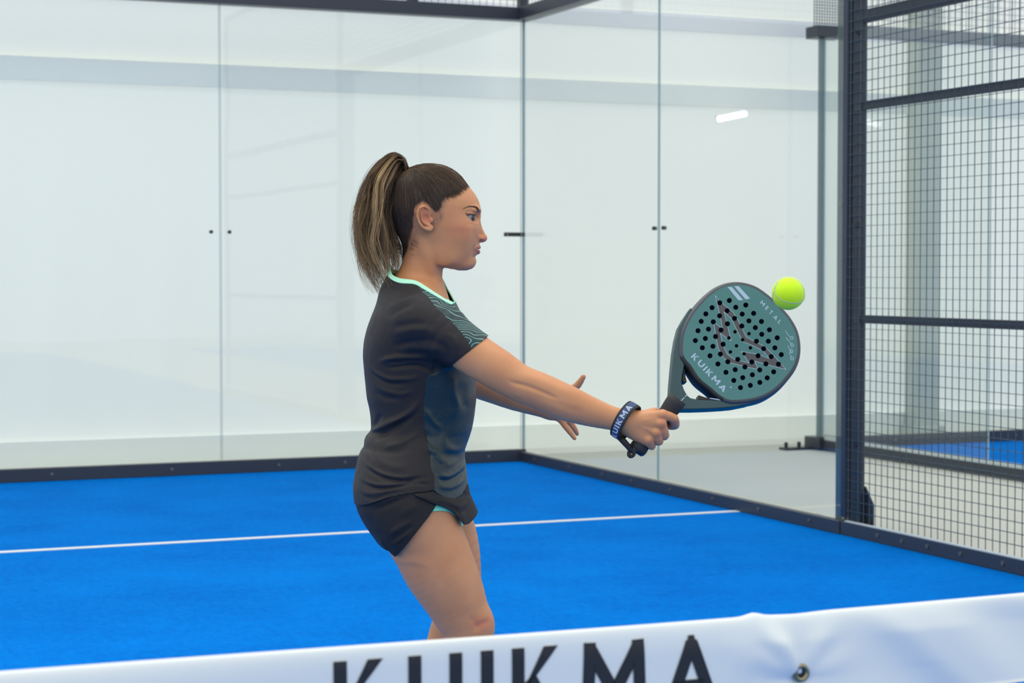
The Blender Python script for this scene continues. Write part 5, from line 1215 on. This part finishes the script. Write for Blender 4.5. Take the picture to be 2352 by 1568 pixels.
pb0, pb1 = np.array(c7(322, 900)), np.array(c7(760, 1356)); nb = np.array([pb1[1] - pb0[1], pb0[0] - pb1[0]]); nb = nb if nb @ (cen - pb0) > 0 else -nb; nb /= np.linalg.norm(nb)
for p_ in fo.data.polygons:
    q_ = np.array(p_.center[:2]); s_ = (q_ - pb0) @ (pb1 - pb0) / ((pb1 - pb0) @ (pb1 - pb0))
    if 0.0 < s_ < 1.0 and (q_ - pb0) @ nb < .012 and p_.center.z < RT / 2 - .0001: p_.material_index = 1
# throat with its open triangle
def slab(name, outer, holes, z0, z1, m, parent, bevel=0.0):
    v, f, _ = cdt(outer, holes, [], z1); mb = MB(); mb.add(v, f); mb.add([(a, b, z0) for a, b, _ in v], [q[::-1] for q in f])
    for R in [outer] + list(holes):
        k = len(R); mb.add([(a, b, z0) for a, b in R] + [(a, b, z1) for a, b in R], [(i, (i + 1) % k, k + (i + 1) % k, k + i) for i in range(k)])
    me = pymesh(name, mb.v, mb.f); bm = bmesh.new(); bm.from_mesh(me); bmesh.ops.remove_doubles(bm, verts=bm.verts, dist=1e-6); bmesh.ops.recalc_face_normals(bm, faces=bm.faces); bm.to_mesh(me); bm.free()
    o = link(name, me, m, parent)
    if bevel: b = o.modifiers.new('bevel', 'BEVEL'); b.width = bevel; b.segments = 3; b.limit_method = 'ANGLE'; b.angle_limit = math.radians(50)
    return o
th_out = [c7(*p, .014) for p in [(180, 1372), (192, 1180), (207, 1010), (222, 860), (245, 720), (278, 592), (328, 502), (398, 395), (436, 420), (372, 520), (332, 620), (318, 760), (322, 900), (335, 1000), (312, 1120), (305, 1190), (330, 1262), (362, 1322), (400, 1352), (480, 1368), (560, 1372), (700, 1372), (800, 1372), (930, 1380), (1120, 1350), (1240, 1288), (1300, 1262), (1252, 1318), (1130, 1378), (1000, 1420), (860, 1448), (760, 1458), (600, 1468), (420, 1474), (292, 1474), (252, 1440)]]
slab('throat', th_out, [], -.012, .014, M_THROAT, racket, .004)
br_out = [c7(*p, .004) for p in [(318, 880), (400, 990), (500, 1140), (620, 1240), (760, 1352), (640, 1352), (612, 1330), (590, 1300), (560, 1275), (470, 1220), (430, 1150), (390, 1085), (345, 1060), (345, 1120), (362, 1185), (318, 1190), (305, 1160), (318, 1080), (326, 980)]]
slab('bridge', br_out, [], -.014, .004, M_INNER, racket, .002)
sp = [c7(*p, .008) for p in [(480, 1366), (486, 1320), (512, 1330), (560, 1345), (600, 1352), (612, 1372)]]
slab('bridge_spur', sp, [], -.012, .006, M_INNER, racket)
# small white print at the neck and on the lower arm
mb = MB()
for a, b, w in (((258, 1422), (285, 1395), 5), ((292, 1388), (330, 1350), 5), ((338, 1342), (362, 1316), 5)):
    q = np.array(b, float) - a; q /= np.linalg.norm(q); nrm = np.array([-q[1], q[0]]) * w
    P = [c7(*(np.array(a) + nrm), .0145), c7(*(np.array(a) - nrm), .0145), c7(*(np.array(b) - nrm), .0145), c7(*(np.array(b) + nrm), .0145)]; mb.add([(x, y, .0147) for x, y in P], [(0, 1, 2, 3)])
mb.build('neck_print', M_PRINT, racket); mb = MB()
P = [c7(*p, .0145) for p in [(600, 1352), (738, 1372), (736, 1384), (600, 1362)]]; mb.add([(x, y, .0147) for x, y in P], [(0, 1, 2, 3)])
mb.build('arm_print', M_PRINT, racket)
# grip: a rounded octagonal handle from the neck through the fist to the butt
M_GRIP = mat('black_overgrip', (40, 41, 43), 0.75, noise=0.1, nscale=200, bump=0.08, bscale=900)
RMi = np.array(RM).T
def rl(P): return RMi @ (np.asarray(P) - RO)            # player frame -> racket frame
gr = [rl(L(1558, 915, RW)), rl(L(1550, 925, RW)), rl(L(1541, 937, RW)), rl(L(1530, 950, RW)), rl(L(1506, 980, RW)), rl(L(1478, 1014, RW)), rl(L(1468, 1027, RW)), rl(L(1463, 1033, RW))]
mb = MB(); mb.tube(gr, [.0185, .0200, .0188, .0165, .0160, .0165, .0185, .0180], 20); mb.build('grip', M_GRIP, racket, smooth=True)
mb = MB(); mb.tube([rl(L(1466, 1029, RW)), rl(L(1461, 1036, RW)), rl(L(1459, 1039, RW))], [.0182, .0170, .0140], 20); mb.build('butt_cap', mat('navy_butt_cap', (18, 22, 44), .3), racket, smooth=True)
# wrist strap: ring round the wrist, a tail and an eyelet
SC_ = L(1437, 966.5, -.190); a1 = L(1459.5, 927, -.19) - SC_; s_r = np.linalg.norm(a1); a1 /= s_r
ax_arm = L(1460, 975, -.19) - L(1410, 961, -.19); ax_arm /= np.linalg.norm(ax_arm)
nx_ = ax_arm + np.array([0, -.44, 0]); nx_ -= a1 * (nx_ @ a1); nx_ /= np.linalg.norm(nx_); a2 = np.cross(nx_, a1); a2 = a2 if a2[1] < 0 else -a2
SRR = (s_r, .0310)
def band(name, w0, w1, rad, m, parent, t0=0.0, t1=2 * math.pi, th=.0022, n=72):
    mb = MB(); V = []; closed = t1 - t0 > 6.28
    for i in range(n + (0 if closed else 1)):
        t = t0 + (t1 - t0) * i / n
        for r_, w_ in ((rad, w0), (rad, w1), (rad - th, w1), (rad - th, w0)):
            V.append(rl(SC_ + a1 * math.cos(t) * (SRR[0] + r_) + a2 * math.sin(t) * (SRR[1] + r_) + nx_ * w_))
    k = n if closed else n
    F_ = []
    for i in range(k):
        j = (i + 1) % n if closed else i + 1
        for c in range(4): F_.append((i * 4 + c, i * 4 + (c + 1) % 4, j * 4 + (c + 1) % 4, j * 4 + c))
    mb.add(V, F_); return mb.build(name, m, parent, smooth=False)
M_EDGE = mat('black_strap_edge', (26, 27, 30), 0.7); M_NAVY = mat('navy_strap_webbing', (42, 66, 110), 0.6, noise=.12, nscale=300)
strap = band('wrist_strap', -.0115, .0115, 0.0, M_EDGE, racket); strap['label'] = 'black and navy wrist strap with pale lettering'
band('webbing', -.0072, .0072, .0008, M_NAVY, strap, th=.0006)
P, W = letters('KUIKMA', 1.0, .20, .24); mb = MB()
ang0, ang1 = math.radians(160), math.radians(40)          # from the underside up over the front
for p in P:
    q = []
    for k in range(len(p)):
        (ax_, ay_), (bx_, by_) = p[k], p[(k + 1) % len(p)]
        for s in range(4): q.append((ax_ + (bx_ - ax_) * s / 4, ay_ + (by_ - ay_) * s / 4))
    v = []
    for x_, y_ in q:
        t = ang0 + (ang1 - ang0) * x_ / W; w_ = (.5 - y_) * .0118; v.append(rl(SC_ + a1 * math.cos(t) * (SRR[0] + .0013) + a2 * math.sin(t) * (SRR[1] + .0013) + nx_ * w_))
    mb.add(v, [tuple(range(len(v)))])
mb.build('strap_lettering', mat('pale_thread', (176, 190, 204), .7), strap)
mb = MB(); mb.tube([rl(p) for p in (L(1424, 1006, -.196), L(1433, 1014, -.198), L(1443, 1025, -.198), L(1450, 1036, -.197), L(1462, 1034, -.190))], [.0055, .0065, .0060, .0052, .0060], 12); mb.build('strap_tail', M_EDGE, strap, smooth=True)
mb = MB(); N = 24; V = []; cE = L(1450.5, 1040.5, -.199)
ea = np.array([.5, 0, .87]); eb = np.array([.80, -.38, -.46])
for i in range(N):
    t = 2 * math.pi * i / N
    for k in range(8):
        s = 2 * math.pi * k / 8; rr = .0056 + .0036 * math.cos(s); V.append(rl(cE + ea * rr * 1.15 * math.cos(t) + eb * rr * math.sin(t) + np.array([0, -1, 0]) * .0030 * math.sin(s)))
mb.add(V, [(i * 8 + k, ((i + 1) % N) * 8 + k, ((i + 1) % N) * 8 + (k + 1) % 8, i * 8 + (k + 1) % 8) for i in range(N) for k in range(8)]); mb.build('eyelet', M_EDGE, strap, smooth=True)
tag(racket, 'teal padel racket with dark holes and black grip, held in the fist', 'racket')
# ball
bp_ = L(1810.5, 673.5, -.20); BR = 38.2 * (D0 - .20) / F_PX
ball = empty('padel_ball', (ORG + AR * bp_[0] + FH * bp_[1] + np.array([0, 0, bp_[2]])).tolist(), -YAW)
m = mat('yellow_felt', (206, 250, 40), 0.95, spec=0.1, noise=0.06, nscale=120, bump=0.3, bscale=1600)
m.node_tree.nodes['Principled BSDF'].inputs['Sheen Weight'].default_value = 0.3
me = bpy.data.meshes.new('felt'); bm = bmesh.new(); bmesh.ops.create_icosphere(bm, subdivisions=6, radius=BR); bm.to_mesh(me); bm.free(); felt = link('felt', me, m, ball, True)
def seam(t, a=.4666):
    b_ = 1 - a; return np.array([a * math.cos(t) + b_ * math.cos(3 * t), a * math.sin(t) - b_ * math.sin(3 * t), 2 * math.sqrt(a * b_) * math.sin(2 * t)])
pts = [seam(2 * math.pi * i / 120) for i in range(121)]
mb = MB(); mb.tube([Vector((p / np.linalg.norm(p) * (BR - .0004)).tolist()) for p in pts], .0011, 8, cap=False); so = mb.build('seam', mat('pale_grey_seam', (176, 186, 176), .7), ball, smooth=True)
so.rotation_euler = globals().get('SEAM_ROT', (-2.2643, 2.5456, 1.5469))
tag(ball, 'bright yellow-green padel ball in the air at the racket tip', 'ball')
# ================================================================ the net
NY = -10.0; NT = 0.874
def banner_y(x, z):
    """how far the front of the banner bulges towards the camera"""
    def px(x): return x
    d = 0.0
    gx, gz = -3.962, 0.801
    dx, dz = x - gx, z - gz
    r = math.hypot(dx, dz)
    d += 0.006 * math.exp(-(r / 0.012) ** 2) * -1
    for ang, amp, wd in ((2.2, 0.0125, 0.010), (1.0, 0.006, 0.012), (2.75, 0.005, 0.009), (0.25, 0.003, 0.011), (3.3, -0.002, 0.01)):
        t = dx * math.cos(ang) + dz * math.sin(ang); s = -dx * math.sin(ang) + dz * math.cos(ang)
        if t > 0: d += amp * math.exp(-(s / (wd * (0.5 + t * 18))) ** 2) * math.exp(-((t - 0.045) / 0.045) ** 2)
    d += 0.0065 * math.sin(x * 23 + z * 30) * math.exp(-((x + 3.72) / 0.16) ** 2) + 0.002 * math.sin(x * 6.0)
    d += 0.004 * math.exp(-(((x + 3.80) + (z - .83) * 1.2) / 0.03) ** 2)
    return d
def build_net():
    root = empty('net', (-5.0, NY, 0))
    nx, nz = 560, 30; V = []; Fc = []; x0, x1 = -7.2, -2.6
    xs = [x0 + (x1 - x0) * i / nx for i in range(nx + 1)]
    prof = [(0.012, 0.764)] + [(0.010, 0.764 + 0.074 * k / 16) for k in range(17)] + [(0.010 * math.cos(t) ** .8, 0.838 + 0.036 * math.sin(t)) for t in [math.pi / 2 * k / 14 for k in range(1, 14)]] + [(-0.001, 0.8745)] + [(-0.006, .872)] + [(-0.010, 0.862 - 0.098 * k / 20) for k in range(21)]
    for x in xs:
        sag = -0.003 * math.cos((x + 4.0) * 3) + 0.004 * math.exp(-((x + 4.02) / 0.012) ** 2) - 0.0015 * math.exp(-((x + 3.96) / 0.03) ** 2)
        for i, (dy, z) in enumerate(prof):
            front = dy > 0
            V.append((x + 5.0, (-(dy + banner_y(x, z) * min(1, max(0, (0.874 - z) / .03)))) if front else -dy, z + sag * (1 if z > .8 else .4)))
    n = len(prof)
    for i in range(nx):
        for j in range(n - 1): a = i * n + j; Fc.append((a, a + 1, a + n + 1, a + n))
    m = mat('white_vinyl_banner', (222, 228, 226), 0.5, spec=0.4, noise=0.01)
    tape = link('tape', pymesh('tape', V, Fc), m, root, True)
    # lettering printed on the banner
    ink = mat('black_print', (26, 28, 32), 0.5)
    _, W = letters('KUIKMA', 0.084, 0.0165, 0.024); sc = 0.476 / W; x_at = 0.0
    for ch in 'KUIKMA':
        P, w1 = letters(ch, 0.084, 0.0165, 0.024); mb = MB()
        for p in P:
            A0, B0, C0, D0_ = [np.array(c) for c in p]; v = []; nu, nv = 12, 5
            for a in range(nu + 1):
                for b in range(nv + 1):
                    fa, fb = a / nu, b / nv; x, y = (A0 * (1 - fb) + B0 * fb) * (1 - fa) + (D0_ * (1 - fb) + C0 * fb) * fa
                    X = -4.549 + (x_at + x) * sc; Z = 0.776 + y; hh = max(0, min(1, (Z - .838) / .036))
                    v.append((X + 5.0, -(0.010 * math.sqrt(1 - hh * hh) ** .8 + banner_y(X, Z) * min(1, (0.874 - Z) / .03)) - 0.0011, Z - .003 * math.cos((X + 4.0) * 3)))
            mb.add(v, [(a * (nv + 1) + b, a * (nv + 1) + b + 1, (a + 1) * (nv + 1) + b + 1, (a + 1) * (nv + 1) + b) for a in range(nu) for b in range(nv)])
        o = mb.build('letter', ink, root); x_at += w1 + 0.024
        sm = o.modifiers.new('thickness', 'SOLIDIFY'); sm.thickness = 0.0003
    # eyelet
    GX, GZ = -3.962 + 5.0, 0.801
    mb = MB(); N = 28; M_ = 8; v = []; f = []
    for i in range(N):
        t = 2 * math.pi * i / N
        for k in range(M_):
            s = 2 * math.pi * k / M_; rr = 0.0085 + 0.0034 * math.cos(s); v.append((GX + rr * math.cos(t), -0.0180 + 0.0034 * math.sin(s) + .004, GZ + rr * math.sin(t)))
    for i in range(N):
        for k in range(M_): f.append((i * M_ + k, ((i + 1) % N) * M_ + k, ((i + 1) % N) * M_ + (k + 1) % M_, i * M_ + (k + 1) % M_))
    mb.add(v, f); mb.build('eyelet', mat('brass_eyelet', (150, 140, 112), 0.3, 0.9), root, smooth=True)
    MB().tube([(GX, -0.004, GZ), (GX, -0.0150, GZ)], 0.0062, 20).build('eyelet_hole_dark', BLACKP, root)  # black plug put in for the dark inside the eyelet's hole
    # black net below
    mb = MB()
    k = 0
    x = -2.2
    while x < 2.4:
        mb.tube([(x, 0, 0.02), (x, 0, 0.772)], 0.0014, 5); x += 0.042
    z = 0.02
    while z < 0.77:
        mb.tube([(-2.2, 0.001, z), (2.4, 0.001, z)], 0.0014, 5); z += 0.042
    mb.build('netting', BLACKP, root)
    return tag(root, 'white banner top tape and black net across the foreground', 'net')
build_net()
